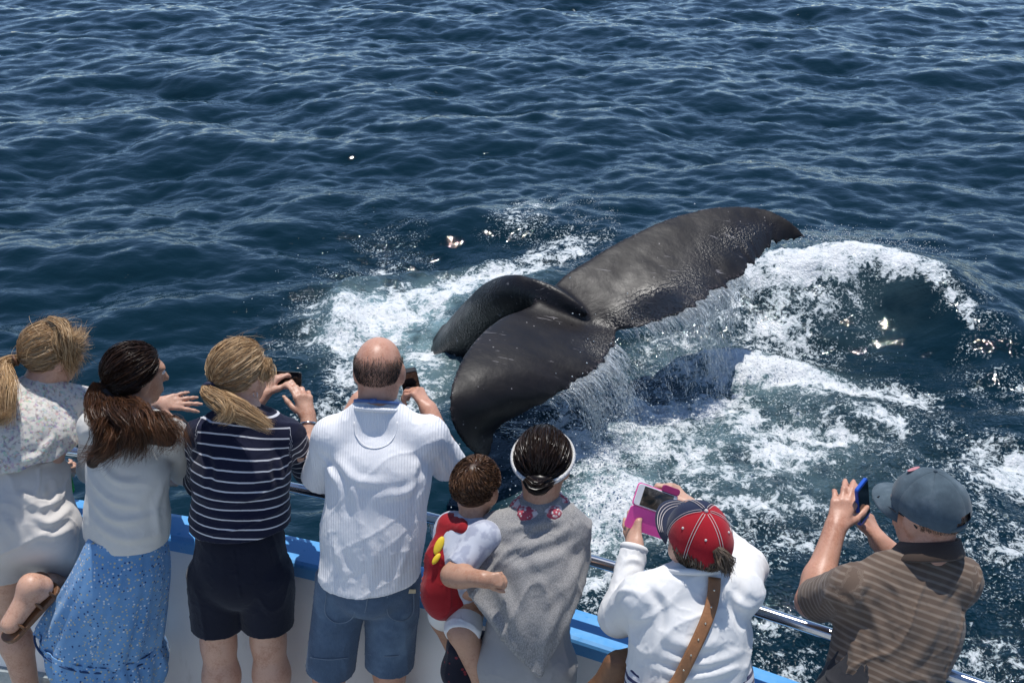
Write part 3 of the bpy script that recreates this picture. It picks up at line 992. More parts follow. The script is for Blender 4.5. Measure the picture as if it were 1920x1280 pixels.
thick = np.minimum(thick, chl * 0.14 + .004)
camb = -0.07 * (1 - u) + 0.05 * np.sin(np.pi * u)
camb = np.where(np.arange(ns) < NU, camb + 0.05 * np.sin(np.pi * np.clip(u, 0, 1)), camb) * np.minimum(1, chl / 0.8)
prof = 2.6 * np.sqrt(vv) * (1 - vv) ** 1.0 * 0.62
top = np.zeros((ns, NV, 3)); bot = np.zeros((ns, NV, 3))
for i in range(ns):
    base = Ledge[i] + vv[:, None] * ch[i]
    cam_ = camb[i] * 4 * vv * (1 - vv)
    top[i] = base + nrm[i] * (cam_ + thick[i] * prof + .011 * np.minimum(1, chl[i] / .1))[:, None]
    bot[i] = base + nrm[i] * (cam_ - thick[i] * prof - .011 * np.minimum(1, chl[i] / .1))[:, None]
jj = np.stack(np.meshgrid(np.arange(ns), np.arange(NV), indexing='ij'), -1).reshape(-1, 2)
pt = top.reshape(-1, 3)
top = (pt + np.repeat(nrm, NV, 0) * (0.012 * fbm(pt * 3.5, 3))[:, None]).reshape(ns, NV, 3)
fv = np.concatenate([top.reshape(-1, 3), bot.reshape(-1, 3)])
ff = []
ii = (np.arange(ns - 1)[:, None] * NV + np.arange(NV - 1)[None, :]).ravel()
o = ns * NV
tq = np.stack([ii, ii + 1, ii + NV + 1, ii + NV], 1)
bq = np.stack([ii, ii + NV, ii + NV + 1, ii + 1], 1) + o
ff = np.concatenate([tq, bq])
rimq = []
for i in range(ns - 1):
    rimq.append((i * NV + NV - 1, o + i * NV + NV - 1, o + (i + 1) * NV + NV - 1, (i + 1) * NV + NV - 1))
    rimq.append((i * NV, (i + 1) * NV, o + (i + 1) * NV, o + i * NV))
ff = np.concatenate([ff, np.array(rimq)])
U = np.repeat(np.arange(ns) - NU, NV) / NU
V = np.tile(vv, ns)
wet = np.exp(-((U - .18) / .15) ** 2 - ((V - .88) / .24) ** 2) * 1.2 + np.exp(-((U - .62) / .2) ** 2 - ((V - .62) / .25) ** 2) * .75 + np.exp(-((U + .12) / .15) ** 2 - ((V - .95) / .25) ** 2) * .6 + np.exp(-((U + .9) / .1) ** 2 - ((V - .1) / .35) ** 2) * .5
wet = np.clip(wet * (0.75 + 0.5 * fbm(top.reshape(-1, 3) * 3, 2)), 0, 1)
rim = np.exp(-((1 - V) / .035) ** 2) + np.exp(-(V / .03) ** 2) * .8
attr_pts, attr_wet, attr_rim = [fv], [np.concatenate([wet, wet])], [np.concatenate([rim, rim])]
# tail stock: tall keeled section, arching down into the sea on the far side
cl = [(1105, 588, 7.85, .03, .03), (1075, 572, 7.93, .07, .06), (1035, 556, 8.03, .105, .085), (985, 547, 8.16, .138, .105), (945, 551, 8.32, .15, .115), (912, 570, 8.52, .155, .125), (888, 598, 8.8, .165, .135), (866, 632, 9.05, .20, .17), (842, 668, 9.3, .22, .2)]
cp = np.array([np.concatenate([P(a, b, Y_), [h_, w_]]) for a, b, Y_, h_, w_ in cl] + [np.concatenate([P(842, 668, 9.3) + A(-.25, .45, -.8), [.30, .28]]), np.concatenate([P(842, 668, 9.3) + A(-.5, 1.0, -1.7), [.4, .38]])])
cs = spline(cp, 90)
tg = np.gradient(cs[:, :3], axis=0)
tg /= np.linalg.norm(tg, axis=1)[:, None]
NS_ = 40
sv = []
side0 = N(np.cross(tg[45], A(0, 0, 1)))
for i in range(len(cs)):
    side = N(side0 - tg[i] * np.dot(side0, tg[i]))
    upv = np.cross(side, tg[i])
    if np.dot(upv, A(0, .2, 1)) < 0: upv = -upv
    hgt, wid = cs[i, 3], cs[i, 4]
    for k in range(NS_):
        a = 2 * math.pi * k / NS_
        c0, s0 = math.cos(a), math.sin(a)
        keel = 1 + 0.20 * max(0, s0) ** 8 + .55 * max(0, -s0)
        sv.append(cs[i, :3] + side * wid * c0 * (1 - .22 * abs(s0) ** 2) + upv * hgt * s0 * keel)
sv = np.array(sv)
sv = sv + (0.012 * fbm(sv * 5, 3))[:, None] * A(.3, -.6, .7)
# knobs along the ridge where it nears the water
kn = np.tile(np.abs(np.arange(NS_) - NS_ // 4) < 3, len(cs))
sv[:, 2] += kn * 0.05 * np.maximum(0, vnoise(np.stack([np.repeat(np.arange(len(cs)), NS_) * .17, np.zeros(len(sv)), np.zeros(len(sv))], 1)) - .1) * (np.repeat(np.arange(len(cs)), NS_) > 42)
i2 = (np.arange(len(cs) - 1)[:, None] * NS_ + np.arange(NS_)[None, :])
k2 = (np.arange(len(cs) - 1)[:, None] * NS_ + (np.arange(NS_)[None, :] + 1) % NS_)
sf = np.stack([i2.ravel(), k2.ravel(), k2.ravel() + NS_, i2.ravel() + NS_], 1)
sf = np.concatenate([sf, np.stack([np.zeros(NS_ - 2, int), np.arange(1, NS_ - 1), np.arange(2, NS_), np.arange(2, NS_)], 1)]) if False else sf
caps = [tuple(range(NS_))[::-1], tuple((len(cs) - 1) * NS_ + k for k in range(NS_))]
attr_pts.append(sv); attr_wet.append(np.clip(.35 + .4 * fbm(sv * 4, 2), 0, 1)); attr_rim.append(np.zeros(len(sv)))
tmp = bpy.data.meshes.new("tmp")
tmp.from_pydata([tuple(v_) for v_ in np.concatenate([fv, sv])], [], [tuple(int(i) for i in q_) for q_ in ff] + [tuple(int(i) + len(fv) for i in q_) for q_ in sf] + [tuple(i + len(fv) for i in q_) for q_ in caps])
tob = bpy.data.objects.new("tmp", tmp)
COL.objects.link(tob)
md = tob.modifiers.new("r", 'REMESH'); md.mode = 'VOXEL'; md.voxel_size = .015; md.adaptivity = 0
dg = bpy.context.evaluated_depsgraph_get()
em = tob.evaluated_get(dg).to_mesh()
wv = np.empty(len(em.vertices) * 3, np.float32); em.vertices.foreach_get("co", wv); wv = wv.reshape(-1, 3).astype(float)
wq = np.array([p_.vertices[:] if len(p_.vertices) == 4 else (*p_.vertices[:], p_.vertices[2]) for p_ in em.polygons])
bpy.data.objects.remove(tob); bpy.data.meshes.remove(tmp)
# fillet: relax strongly where stock and flukes meet, lightly elsewhere
line = cs[0:30, :3]
dmin = np.min(np.stack([np.linalg.norm(wv - l_, axis=1) for l_ in line[::3]]), 0)
wgt = np.exp(-(np.maximum(0, dmin - .10) / .16) ** 2)
sm = relax(wv, wq, 60, .5)
sl_ = relax(wv, wq, 3, .5)
wv = sl_ * (1 - wgt[:, None]) + sm * wgt[:, None]
from mathutils.kdtree import KDTree
ap, aw, ar_ = np.concatenate(attr_pts), np.concatenate(attr_wet), np.concatenate(attr_rim)
kd = KDTree(len(ap))
for i_, p_ in enumerate(ap): kd.insert(p_, i_)
kd.balance()
ix = np.array([kd.find(p_)[1] for p_ in wv])
whale = mesh_obj("whale", wv, wq, wm.m, attrs={"wet": aw[ix], "rim": ar_[ix]}, label="black humpback whale tail with broad raised flukes streaming water", cat="whale")
# ------------------------------------------------------------------ water running off the flukes, drops and spray
sp = M("falling_water")
sp.set(Base__Color=(0.82, 0.88, 0.90), Roughness=0.12, IOR=1.33, Transmission__Weight=0.35, Specular__IOR__Level=0.6)
rg = np.random.RandomState(11)
def streaks(name, clusters, per, pick, vel, label, rad=(.0007, .0024)):
    """water leaves the edge in bundles that share a path, thin out and break up as they fall"""
    V_, F_, base = [], [], 0
    for _ in range(clusters):
        s0 = pick()
        size = rg.gamma(1.2, 1.0)
        vv0 = np.asarray(vel) * rg.uniform(.35, 1.25) + rg.normal(0, .10, 3) * A(1, 1, .3)
        wid = rg.uniform(.3, 2.2) * (.4 + size * .5)
        drop_ = rg.uniform(.12, .42)
        for _ in range(int(per * (.3 + size))):
            s1 = s0 + rg.normal(0, wid)
            i = int(np.clip(s1, 1, ns - 3))
            p0 = Tedge[i] + (Tedge[i + 1] - Tedge[i]) * np.clip(s1 - i, 0, 1) - N(ch[i]) * .01
            v0 = vv0 + rg.normal(0, .035, 3) + N(ch[i]) * .25
            t0 = 0.0 if rg.rand() < .3 else rg.uniform(0, drop_)
            L = rg.uniform(.03, .13) if t0 == 0 else rg.uniform(.004, .05) * (1 - 1.4 * min(t0, .4))
            tt = np.linspace(t0, t0 + L, 5)
            pts = p0 + v0 * tt[:, None] + A(0, 0, -4.9) * (tt ** 2)[:, None]
            pts += rg.normal(0, .003, pts.shape) + rg.normal(0, .09, 3) * t0
            pts = pts[pts[:, 2] > WATER_Z - .05]
            if len(pts) < 3: continue
            m_ = len(pts)
            r = rg.uniform(*rad) * (1.3 - 1.2 * min(t0, .4)) * (0.35 + 0.8 * np.sin(np.linspace(0.3, np.pi - .1, m_))) * rg.uniform(.5, 1.5, m_)
            a = np.array([0, 2.09, 4.19]) + rg.uniform(0, 6)
            ring_ = np.stack([np.cos(a), np.sin(a), np.zeros(3)], 1)
            V_.append((pts[:, None, :] + ring_[None] * r[:, None, None]).reshape(-1, 3))
            for k in range(m_ - 1):
                for j in range(3):
                    j2 = (j + 1) % 3
                    F_.append((base + k * 3 + j, base + k * 3 + j2, base + k * 3 + 3 + j2, base + k * 3 + 3 + j))
            base += m_ * 3
    return mesh_obj(name, np.concatenate(V_), np.array(F_), sp.m, label=label, cat="water", kind="stuff")
streaks("falling_water", 70, 52, lambda: NU + NU * np.clip(rg.choice([rg.normal(.15, .07), rg.normal(.34, .05), rg.uniform(.03, .50), rg.normal(.22, .04)]), .02, .9), (.70, -.30, .0), "sheets of water pouring from the far fluke's ragged edge")
streaks("falling_water", 64, 52, lambda: NU - NU * np.clip(rg.choice([rg.normal(.28, .07), rg.normal(.20, .05), rg.uniform(.06, .55), rg.normal(.36, .04)]), .02, .95), (.62, -.42, .0), "strings of water falling from the near fluke's edge")
def drops(name, pts, r, label):
    oc = np.array([(1, 0, 0), (-1, 0, 0), (0, 1, 0), (0, -1, 0), (0, 0, 1), (0, 0, -1)], float)
    of = np.array([(0, 2, 4), (2, 1, 4), (1, 3, 4), (3, 0, 4), (2, 0, 5), (1, 2, 5), (3, 1, 5), (0, 3, 5)])
    n = len(pts)
    v = (pts[:, None, :] + oc[None] * r[:, None, None] * rg.uniform(.7, 1.3, (n, 1, 3))).reshape(-1, 3)
    f = (of[None] + (np.arange(n) * 6)[:, None, None]).reshape(-1, 3)
    return mesh_obj(name, v, f, sp.m, smooth=True, label=label, cat="spray", kind="stuff")
dp = []
for (cx, cy, sx, sy, n, hm) in ((1150, 800, 70, 60, 900, .5), (1290, 650, 80, 60, 900, .4), (1130, 920, 90, 70, 1300, .35), (1380, 690, 140, 40, 700, .2), (1500, 500, 120, 22, 800, .12), (1480, 800, 150, 80, 800, .15), (1010, 820, 50, 40, 350, .4), (1680, 510, 70, 16, 300, .1), (640, 600, 60, 60, 350, .15), (1080, 1000, 60, 70, 400, .3)):
    for _ in range(n):
        w0 = W(rg.normal(cx, sx), rg.normal(cy, sy))
        dp.append([w0[0], w0[1], abs(rg.normal(0, hm)) * rg.rand() + .01])
dp = np.array(dp)
dp[:, 2] += water_at(dp[:, 0], dp[:, 1]) + .02
drops("spray", dp, rg.uniform(.0025, .0085, len(dp)) * np.where(rg.rand(len(dp)) < .06, 1.5, 1), "white spray drops flying over the churned water")
# ------------------------------------------------------------------ people along the rail
def skin_mat(name, col, red=.10):
    m = M(name)
    o = m.obj()
    lo = (col[0] * .78, col[1] * .66, col[2] * .60)
    hi = (min(1, col[0] * 1.08), col[1] * 1.1, col[2] * 1.12)
    n = m.math('ADD', m.math('MULTIPLY', m.noise(o, 14, 5, .7), .6), m.math('MULTIPLY', m.noise(o, 150, 3, .7), .4))
    m.set(Base__Color=m.ramp(n, [(0.36, lo), (0.50, col), (0.66, hi)]), Roughness=.42, Specular__IOR__Level=.45, Subsurface__Weight=.08, Subsurface__Radius=(.012, .004, .002), Subsurface__Scale=.5)
    m.set(Normal=m.bump(m.noise(o, 260, 3, .6), .25, .002))
    return m.m
SK1 = skin_mat("skin_fair", (.56, .33, .235))
SK2 = skin_mat("skin_tan", (.44, .245, .16))
SK3 = skin_mat("skin_ruddy", (.54, .285, .195))
black_plastic = simple("black_plastic", (.012, .012, .014), .25, 0, .1)
dark_glass = simple("phone_glass", (.008, .009, .011), .06, 0, .1)
shoe_mat = simple("shoe_canvas", (.12, .12, .13), .8, 0, .2, 30, .3)
leather = simple("tan_leather", (.30, .135, .055), .5, 0, .25, 22, .4, 160)
dark_leather = simple("brown_leather", (.16, .075, .035), .5, 0, .25, 22, .4, 160)
brass = simple("brass_studs", (.75, .66, .5), .25, 1.0, .1)
eye_white = simple("eye_white", (.75, .73, .70), .15, 0, .05)

class Person:
    def __init__(s, base, label, skin, J, b=1.0, group=None):
        s.root = empty("person", base, label, "person", group)
        s.J = {k: np.asarray(v, float) for k, v in J.items()}
        s.skin, s.b = skin, b
        s.prims = []
        s.lat = N(s.J['shR'] - s.J['shL'])
        s.axis = N(s.J['neck'] - s.J['pel'])
        s.fwd = N(np.cross(s.axis, s.lat)) * 1.0
        if np.dot(s.fwd, A(.2, 1, 0)) < 0: s.fwd = -s.fwd
        if __name__ == "__main__" and DEBUG:
            for a, c in (('neck', 'pel'), ('shL', 'shR'), ('shL', 'elL'), ('elL', 'wrL'), ('shR', 'elR'), ('elR', 'wrR'), ('hipL', 'knL'), ('knL', 'anL'), ('hipR', 'knR'), ('knR', 'anR'), ('head', 'neck')):
                if a in s.J and c in s.J: print("BONE", label[:22], a, c, round(float(np.linalg.norm(s.J[a] - s.J[c])), 3), 'z', round(float(s.J[a][2]), 2))
    def head(s, f, scale=1.0, up=(0, 0, 1)):
        s.hf = head_frame(f, up); s.hs = scale
        f, u, r = s.hf
        s.prims.append(G(head_prims(s.J['head'], f, u, r, scale) + [rc(s.J['head'] - u * .055 * scale - f * .022 * scale, s.J['neck'], .052 * scale * s.nk, .060 * scale * s.nk)], .022))
        e = []
        for sg in (-1, 1):
            MB().ball(s.J['head'] + f * .083 * scale + u * .012 * scale + r * sg * .031 * scale, .0115 * scale, None, 8, 6).build("eye", eye_white, s.root)
    nk = 1.0
    def torso(s, hip=.165, waist=.14, chest=.16, flat=.62, inf=-.024, k=.06):
        J = s.J
        wst = J.get('waist', J['pel'] * .52 + J['chest'] * .48)
        up = J['neck'] - s.axis * .07
        return [rc(J['pel'] - s.axis * .02, wst, hip + inf, waist + inf, s.lat, flat), rc(wst, J['chest'], waist + inf, chest + inf, s.lat, flat),
                rc(J['chest'], up, chest + inf, .10 + inf, s.lat, flat * .95),
                rc(J['shL'], J['shR'], .054 + inf, .054 + inf), rc(J['shL'] * .5 + J['neck'] * .5, J['neck'] + s.axis * .01, .052 + inf, .056 + inf), rc(J['shR'] * .5 + J['neck'] * .5, J['neck'] + s.axis * .01, .052 + inf, .056 + inf)]
    def arm(s, side, ru=.047, re=.038, rw=.027):
        J = s.J
        a, e, w = J['sh' + side], J['el' + side], J['wr' + side]
        return limb(a, e, ru * 1.04, ru, re, .4) + limb(e, w, re * 1.02, re * 1.04, rw, .3)
    def leg(s, side, rt=.088, rk=.056, rcal=.056, ra=.036):
        J = s.J
        h, k_, a = J['hip' + side], J['kn' + side], J['an' + side]
        back = -s.fwd
        m = k_ + (a - k_) * .3 + back * .015
        return [rc(h, k_, rt, rk), rc(k_, m, rk * .96, rcal), rc(m, a, rcal, ra)]
    def foot(s, side, d=None, shoe=None, ln=.17):
        a = s.J['an' + side]
        d = N(s.fwd * A(1, 1, 0)) if d is None else N(d)
        dn = A(0, 0, -1)
        h0 = a + dn * .045 - d * .035
        t0 = a + dn * .055 + d * ln * .85
        pr = [rc(a, h0, .036, .034), rc(a, t0, .036, .026), rc(h0, t0, .033, .028, np.cross(d, dn), .9)]
        if shoe is not None:
            pr2 = [rc(h0 + dn * .003, t0 + dn * .0 + d * .01, .042, .038), rc(a + dn * .02, t0, .044, .030)]
            v, f = sdf_mesh([G(pr2, .03, [(a + dn * .0, A(0, 0, 1)), (A(0, 0, a[2] - .088), A(0, 0, -1))])], .007)
            mesh_obj("shoe", v, f, shoe, s.root)
        return pr
    def body(s, groups, vox=.0056):
        v, f = sdf_mesh(groups + s.prims, vox, .018, 1)
        v, f = decimated(v, f, .40)
        return mesh_obj("body", v, f, s.skin, s.root)
    def cloth(s, name, groups, mat, vox=.006, k2=.03, smooth=1, wr=None, attrs=None, label=None, folds=()):
        v, f = sdf_mesh(groups, vox, k2, smooth)
        for w in (wr or []):
            v = wrinkle(v, f, **w)
        for fo in folds:
            v = fold(v, f, *fo)
        v, f = decimated(v, f, .55)
        return mesh_obj(name, v, f, mat, s.root, attrs=attrs(v) if attrs else None, label=label)
def seg_dist(v, a, b):
    ab = b - a
    t = np.clip(((v - a) @ ab) / (ab @ ab), 0, 1)
    return np.linalg.norm(v - a - t[:, None] * ab, axis=1), t * np.linalg.norm(ab)
def stripe_coord(p, arms=('L', 'R'), lim=.07):
    def fn(v):
        tc = -(v - p.J['neck']) @ p.axis
        tc = tc + .01 * fbm(v * 5, 2)
        for sd_ in arms:
            a, e, w = p.J['sh' + sd_], p.J['el' + sd_], p.J['wr' + sd_]
            d1, t1 = seg_dist(v, a, e); d2, t2 = seg_dist(v, e, w)
            dt, _ = seg_dist(v, p.J['pel'], p.J['neck'])
            out = N(a - p.J['chest'] - p.axis * np.dot(a - p.J['chest'], p.axis))
            m = (np.minimum(d1, d2) < lim) & (((v - a) @ out > .012) | (dt > .19))
            tc = np.where(m, np.where(d1 < d2, t1, np.linalg.norm(e - a) + t2) + .01, tc)
        return {"tc": tc}
    return fn
def striped(name, base, line, period, width, soft=.12, weave=900):
    def col(m, o):
        t = m.math('FRACT', m.math('DIVIDE', m.math('ADD', m.attr("tc"), 5.0), period))
        d = m.math('ABSOLUTE', m.math('SUBTRACT', t, .5))
        w = width / period / 2
        return m.mix(m.math('SUBTRACT', 1.0, m.smooth(d, w * (1 - soft), w * (1 + soft) + .01)), base, line)
    return cloth(name, base, color=col, weave=weave)
def top_prims(p, hemw, waistw, chestw, flat=.72, shr=.058, low=.0, nd=.02, nr=.05, w=.5):
    J = p.J
    wst = J['pel'] * w + J['chest'] * (1 - w)
    return [rc(J['pel'] - p.axis * low, wst, hemw, waistw, p.lat, flat), rc(wst, J['chest'], waistw, chestw, p.lat, flat), rc(J['chest'], J['neck'] - p.axis * .085, chestw, .08, p.lat, flat * .92),
            rc(J['shL'], J['shR'], shr, shr), rc(J['shL'] * .5 + J['neck'] * .5, J['neck'] - p.axis * nd, shr * .95, nr), rc(J['shR'] * .5 + J['neck'] * .5, J['neck'] - p.axis * nd, shr * .95, nr)]
def deck_at(x, back=.26):
    return edge(x, .128 + FLARE + back, 0.0)
def ankle(x, Y, z=.095): return A(x, Y, z)
def ring(parent, name, c, ax, r, tr, mat, sides=8, sq=1.0, ref=None):
    ax = N(ax)
    a = N(np.cross(ax, A(.3, .2, 1) if ref is None else ref)); b = np.cross(ax, a)
    t = np.linspace(0, 2 * np.pi, 25)
    pts = np.asarray(c) + r * (np.cos(t)[:, None] * a + sq * np.sin(t)[:, None] * b)
    return MB().tube(pts, tr, sides, cap=False).build(name, mat, parent)
def pulled_hair(p, tie, n0=1300, seed=0, off=.010, thick=.006, front=.55, r0=.0012, low=-.35, m=10, rough=.0):
    """strands over the skull that all run to the tie (direction in right, forward, up)"""
    n = int(n0 * 3.0)
    rg_ = np.random.RandomState(seed)
    d = rg_.normal(size=(n * 4, 3)); d /= np.linalg.norm(d, axis=1)[:, None]
    ok = (d[:, 1] < front + .25 * d[:, 2]) & (d[:, 2] > low - .25 * (d[:, 1] < 0)) & ~((d[:, 1] > .25) & (d[:, 2] < .12))
    d = d[ok][:n]
    tie = N(tie)
    e = tie[None] + rg_.normal(0, .10, d.shape)
    pth = slerp_paths(d, e, m)
    o = off + .5 * thick * (rg_.rand(len(d))[:, None] + 1.6 * (rg_.rand(len(d), 1) < .03)) * np.sin(np.linspace(.15, np.pi - .1, m))[None] + rg_.normal(0, .001, (len(d), m))
    if rough: o = o + rough * np.abs(fbm(pth.reshape(-1, 3) * 4 + seed, 2)).reshape(len(d), m)
    pts = scalp(p.J['head'], p.hf, pth, p.hs, o)
    v, f, s = strand_mesh(pts, r0, .8, seed)
    return v, f, s
def hair_base(p, off=.007, front=.42, low=-.35, shade=.25, vox=.006):
    f, u, r = p.hf
    c = p.J['head']; k = p.hs
    o = c + u * .022 * k - f * .012 * k
    v, fc = sdf_mesh([G([el(o - f * .004, (r, f, u), A(.0775, .0985, .0915) * k + off)], .02, [(o + f * .06 * k + u * .03 * k, f * .8 - u * .6), (o - u * .075 * k, -u * 1.0 + f * .35), (o + f * .028 * k - u * .03, f * 1.0 - u * .9)])], vox)
    return v, fc, np.full(len(v), shade)
def phone(name, c, long_, short, half, body_mat, label, cat="phone", screen=dark_glass, case=None, lens=True):
    """long_ and short span the face, the screen lies on the side of cross(long_, short)"""
    n = N(np.cross(long_, short))
    t = empty(name, np.asarray(c) - n * half[2], label, cat)
    MB().rbox(c, (long_, short, n), half, .0015, .009).build("body", body_mat, t, smooth=False)
    MB().rbox(np.asarray(c) + n * (half[2] + .0006), (long_, short, n), (half[0] * .86, half[1] * .92, .0006), 0, .003).build("screen", screen, t, smooth=False)
    if lens:
        MB().rbox(np.asarray(c) - n * (half[2] + .001) + N(long_) * half[0] * .78 + N(short) * half[1] * .6, (long_, short, n), (.007, .007, .0015), 0, .006).build("lens", black_plastic, t, smooth=False)
    return t
def cap(p, mats, brim_mat, brim_dir=0.0, s=1.0, stitch=None, button=None, tilt=0.0, hair=None, low=-.10, eyelet=None):
    """six sewn panels, a curved brim, a button and the strap over the gap at the back"""
    f, u, r = p.hf
    a = math.radians(tilt)
    f2 = N(f * math.cos(a) + u * math.sin(a)); u2 = np.cross(r, f2)
    b = math.radians(brim_dir)
    f3 = N(f2 * math.cos(b) + r * math.sin(b)); r3 = np.cross(f3, u2)
    c = p.J['head'] + u * .026 * p.hs - f * .010 * p.hs
    rad = A(.0865, .1085, .102) * p.hs * s
    def pt(az, e, off=0.0):
        d = A(math.sin(az) * math.cos(e), math.cos(az) * math.cos(e), math.sin(e))
        k = 1 / math.sqrt(((d / (rad + off)) ** 2).sum())
        # sewn panels: slightly faceted between the seams, flatter upright front
        ph = (az / (math.pi / 3)) % 1.0
        k *= 1 - .012 * math.sin(math.pi * ph) ** 2 * 0 + .016 * (abs(math.sin(math.pi * ph)) - .5) * math.cos(e)
        q = c + (r3 * d[0] + f3 * d[1] + u2 * d[2]) * k
        return q
    e0 = lambda az: low - .10 * (1 - math.cos(az)) / 2 * 1.6
    t = mesh_obj("cap", *(_cap_band(pt, e0)), mats[0], p.root)
    for i in range(6):
        a0, a1 = i * math.pi / 3, (i + 1) * math.pi / 3
        v, fc = [], []
        na, ne = 10, 12
        for ia in range(na + 1):
            az = a0 + (a1 - a0) * (ia / na)
            for ie in range(ne + 1):
                e = e0(az) + (math.pi / 2 - e0(az)) * ie / ne
                seam = min(ia, na - ia) == 0
                q = pt(az, e, -.0012 if seam else .0005)
                q = q + N(q - c) * .0028 * float(vnoise(np.array([q * 26]))[0])
                v.append(q)
        for ia in range(na):
            for ie in range(ne):
                az = a0 + (a1 - a0) * ((ia + .5) / na)
                gap = abs(((az - math.pi + math.pi) % (2 * math.pi)) - math.pi)
                gx = (gap / .42) ** 2 + (max(0, (ie + .5) / ne) / .24) ** 2
                if gx < 1: continue
                k = ia * (ne + 1) + ie
                fc.append((k, k + ne + 1, k + ne + 2, k + 1))
        # strap gap is centred at the back, azimuth pi
        mesh_obj("panel", v, fc, mats[i % len(mats)], t)
    bm_ = MB()
    v, fc = [], []
    na, nr = 22, 8
    for layer in (0, 1):
        for ia in range(na + 1):
            az = math.radians(-62 + 124 * ia / na)
            p0 = pt(az, e0(az) + .02)
            w = math.cos(math.radians(-90 + 180 * ia / na)) ** .55
            for ir in range(nr + 1):
                q = ir / nr
                out = N(f3 * 1.0 + r3 * math.sin(az) * .28)
                pp = p0 + out * .062 * s * w * q
                drop = -.010 * q - .030 * (math.sin(az) ** 2) * (q ** .8) * 1.1
                v.append(pp + u2 * (drop - .003 * layer))
    L_ = (na + 1) * (nr + 1)
    for ia in range(na):
        for ir in range(nr):
            k = ia * (nr + 1) + ir
            fc.append((k, k + 1, k + nr + 2, k + nr + 1))
            fc.append((L_ + k, L_ + k + nr + 1, L_ + k + nr + 2, L_ + k + 1))
        k = ia * (nr + 1) + nr
        fc.append((k, L_ + k, L_ + k + nr + 1, k + nr + 1))
    br = mesh_obj("brim", v, fc, brim_mat, t)
    MB().ball(pt(0, math.pi / 2, .002), .006, None, 10, 6).build("button", button or mats[0], t)
    if stitch:
        for i in range(6):
            for da in (-.07, .07):
                az = i * math.pi / 3
                es = np.linspace(e0(az) + (.36 if i == 3 else .06), math.pi / 2 - .12, 26)
                pts = [pt(az + da / max(.18, math.cos(e)) * .55, e, .0024) for e in es]
                MB().tube(pts, .0009, 4).build("stitching", stitch, t)
        for k in (.45, .62, .8):
            pts = []
            for ia in range(19):
                az = math.radians(-52 + 104 * ia / 18)
                w = math.cos(math.radians(-90 + 180 * (ia + 2) / 22)) ** .55
                p0 = pt(az, e0(az) + .02)
                out = N(f3 * 1.0 + r3 * math.sin(az) * .28)
                pts.append(p0 + out * .062 * s * w * k + u2 * (-.010 * k - .030 * (math.sin(az) ** 2) * (k ** .8) * 1.1 + .001))
            MB().tube(pts, .0011, 4).build("stitching", stitch, br)
    if eyelet:
        for i in (1, 2, 3, 4):
            az = (i + .5) * math.pi / 3
            MB().ball(pt(az, .72, .001), .0038, None, 8, 6).build("eyelet", eyelet, t)
    return t, pt, e0
def _cap_band(pt, e0):
    """sweat band and back strap: a closed band round the rim"""
    v, f = [], []
    n = 48
    for i in range(n):
        az = 2 * math.pi * i / n
        for (de, off) in ((-.03, -.001), (.13, -.001), (.13, -.005), (-.03, -.005)):
            v.append(pt(az, e0(az) + de + .02, off))
    for i in range(n):
        for k in range(4):
            a, b = i * 4 + k, i * 4 + (k + 1) % 4
            c, d = ((i + 1) % n) * 4 + (k + 1) % 4, ((i + 1) % n) * 4 + k
            f.append((a, b, c, d))
    return v, f
DEBUG = False
# ---- person: white shirt, denim shorts, balding, photographs with both hands raised
def flyaways(p, n, seed, reach=.05, r0=.0006):
    rg3 = np.random.RandomState(seed)
    d = rg3.normal(size=(n * 3, 3)); d = d[(d[:, 2] > -.3) & (d[:, 1] < .8)][:n]
    pth = slerp_paths(d, d + rg3.normal(0, .55, d.shape), 9)
    o = .014 + reach * rg3.rand(len(d))[:, None] * np.linspace(0, 1, 9)[None] ** 1.5
    q = scalp(p.J['head'], p.hf, pth, p.hs, o)
    q = q + (np.linspace(0, 1, 9)[None, :, None] ** 2) * rg3.uniform(.0, .05, (len(d), 1, 1)) * A(1, .2, .1)
    return strand_mesh(q, r0, .5, seed)
def legs_base(J, L, R, xl=None):
    for sd_, (k_, dy) in (('L', L), ('R', R)):
        J['an' + sd_] = A(J['kn' + sd_][0] + k_, J['kn' + sd_][1] + dy, .095)
J = dict(head=P(711, 693, 2.99), neck=P(706, 772, 2.93), shL=P(625, 818, 2.91), shR=P(800, 818, 2.91), chest=P(710, 890, 2.87), pel=P(692, 1085, 2.76),
         elL=P(600, 898, 2.98), wrL=P(672, 752, 3.14), elR=P(842, 872, 3.0), wrR=P(804, 768, 3.13), hipL=P(642, 1085, 2.78), hipR=P(738, 1085, 2.78), knL=P(617, 1262, 2.76), knR=P(730, 1258, 2.76))
legs_base(J, (-.01, -.06), (.01, -.06))
p4 = Person(deck_at(-.45), "balding person in white shirt and denim shorts raising both hands to the face", SK3, J)
p4.nk = 1.12
p4.head((.12, .93, -.28), 1.0)
hr, tr_ = hand_prims(J['wrR'], P(775, 722, 3.2) - J['wrR'], A(.8, -.55, .1), 1, (48, 52, 55, 58), thumb=(25, 35))
hl, tl_ = hand_prims(J['wrL'], P(690, 716, 3.2) - J['wrL'], A(-.8, -.5, .1), -1, (48, 52, 55, 58), thumb=(25, 35))
p4.body([G(p4.torso(.14, .145, .16), .04), G(p4.arm('L', .047, .041, .031) + p4.arm('R', .047, .041, .031), .03), G(hr, .008), G(hl, .008), G(p4.leg('L', .075) + p4.leg('R', .075) + p4.foot('L', shoe=shoe_mat) + p4.foot('R', shoe=shoe_mat), .03)])
def knit(m, o):
    return (.80, .80, .81)
white_knit = M("white_knit")
_o = white_knit.obj()
_rib = white_knit.math('SINE', white_knit.math('MULTIPLY', white_knit.node("ShaderNodeSeparateXYZ", i0=_o).outputs[0], 700.0))
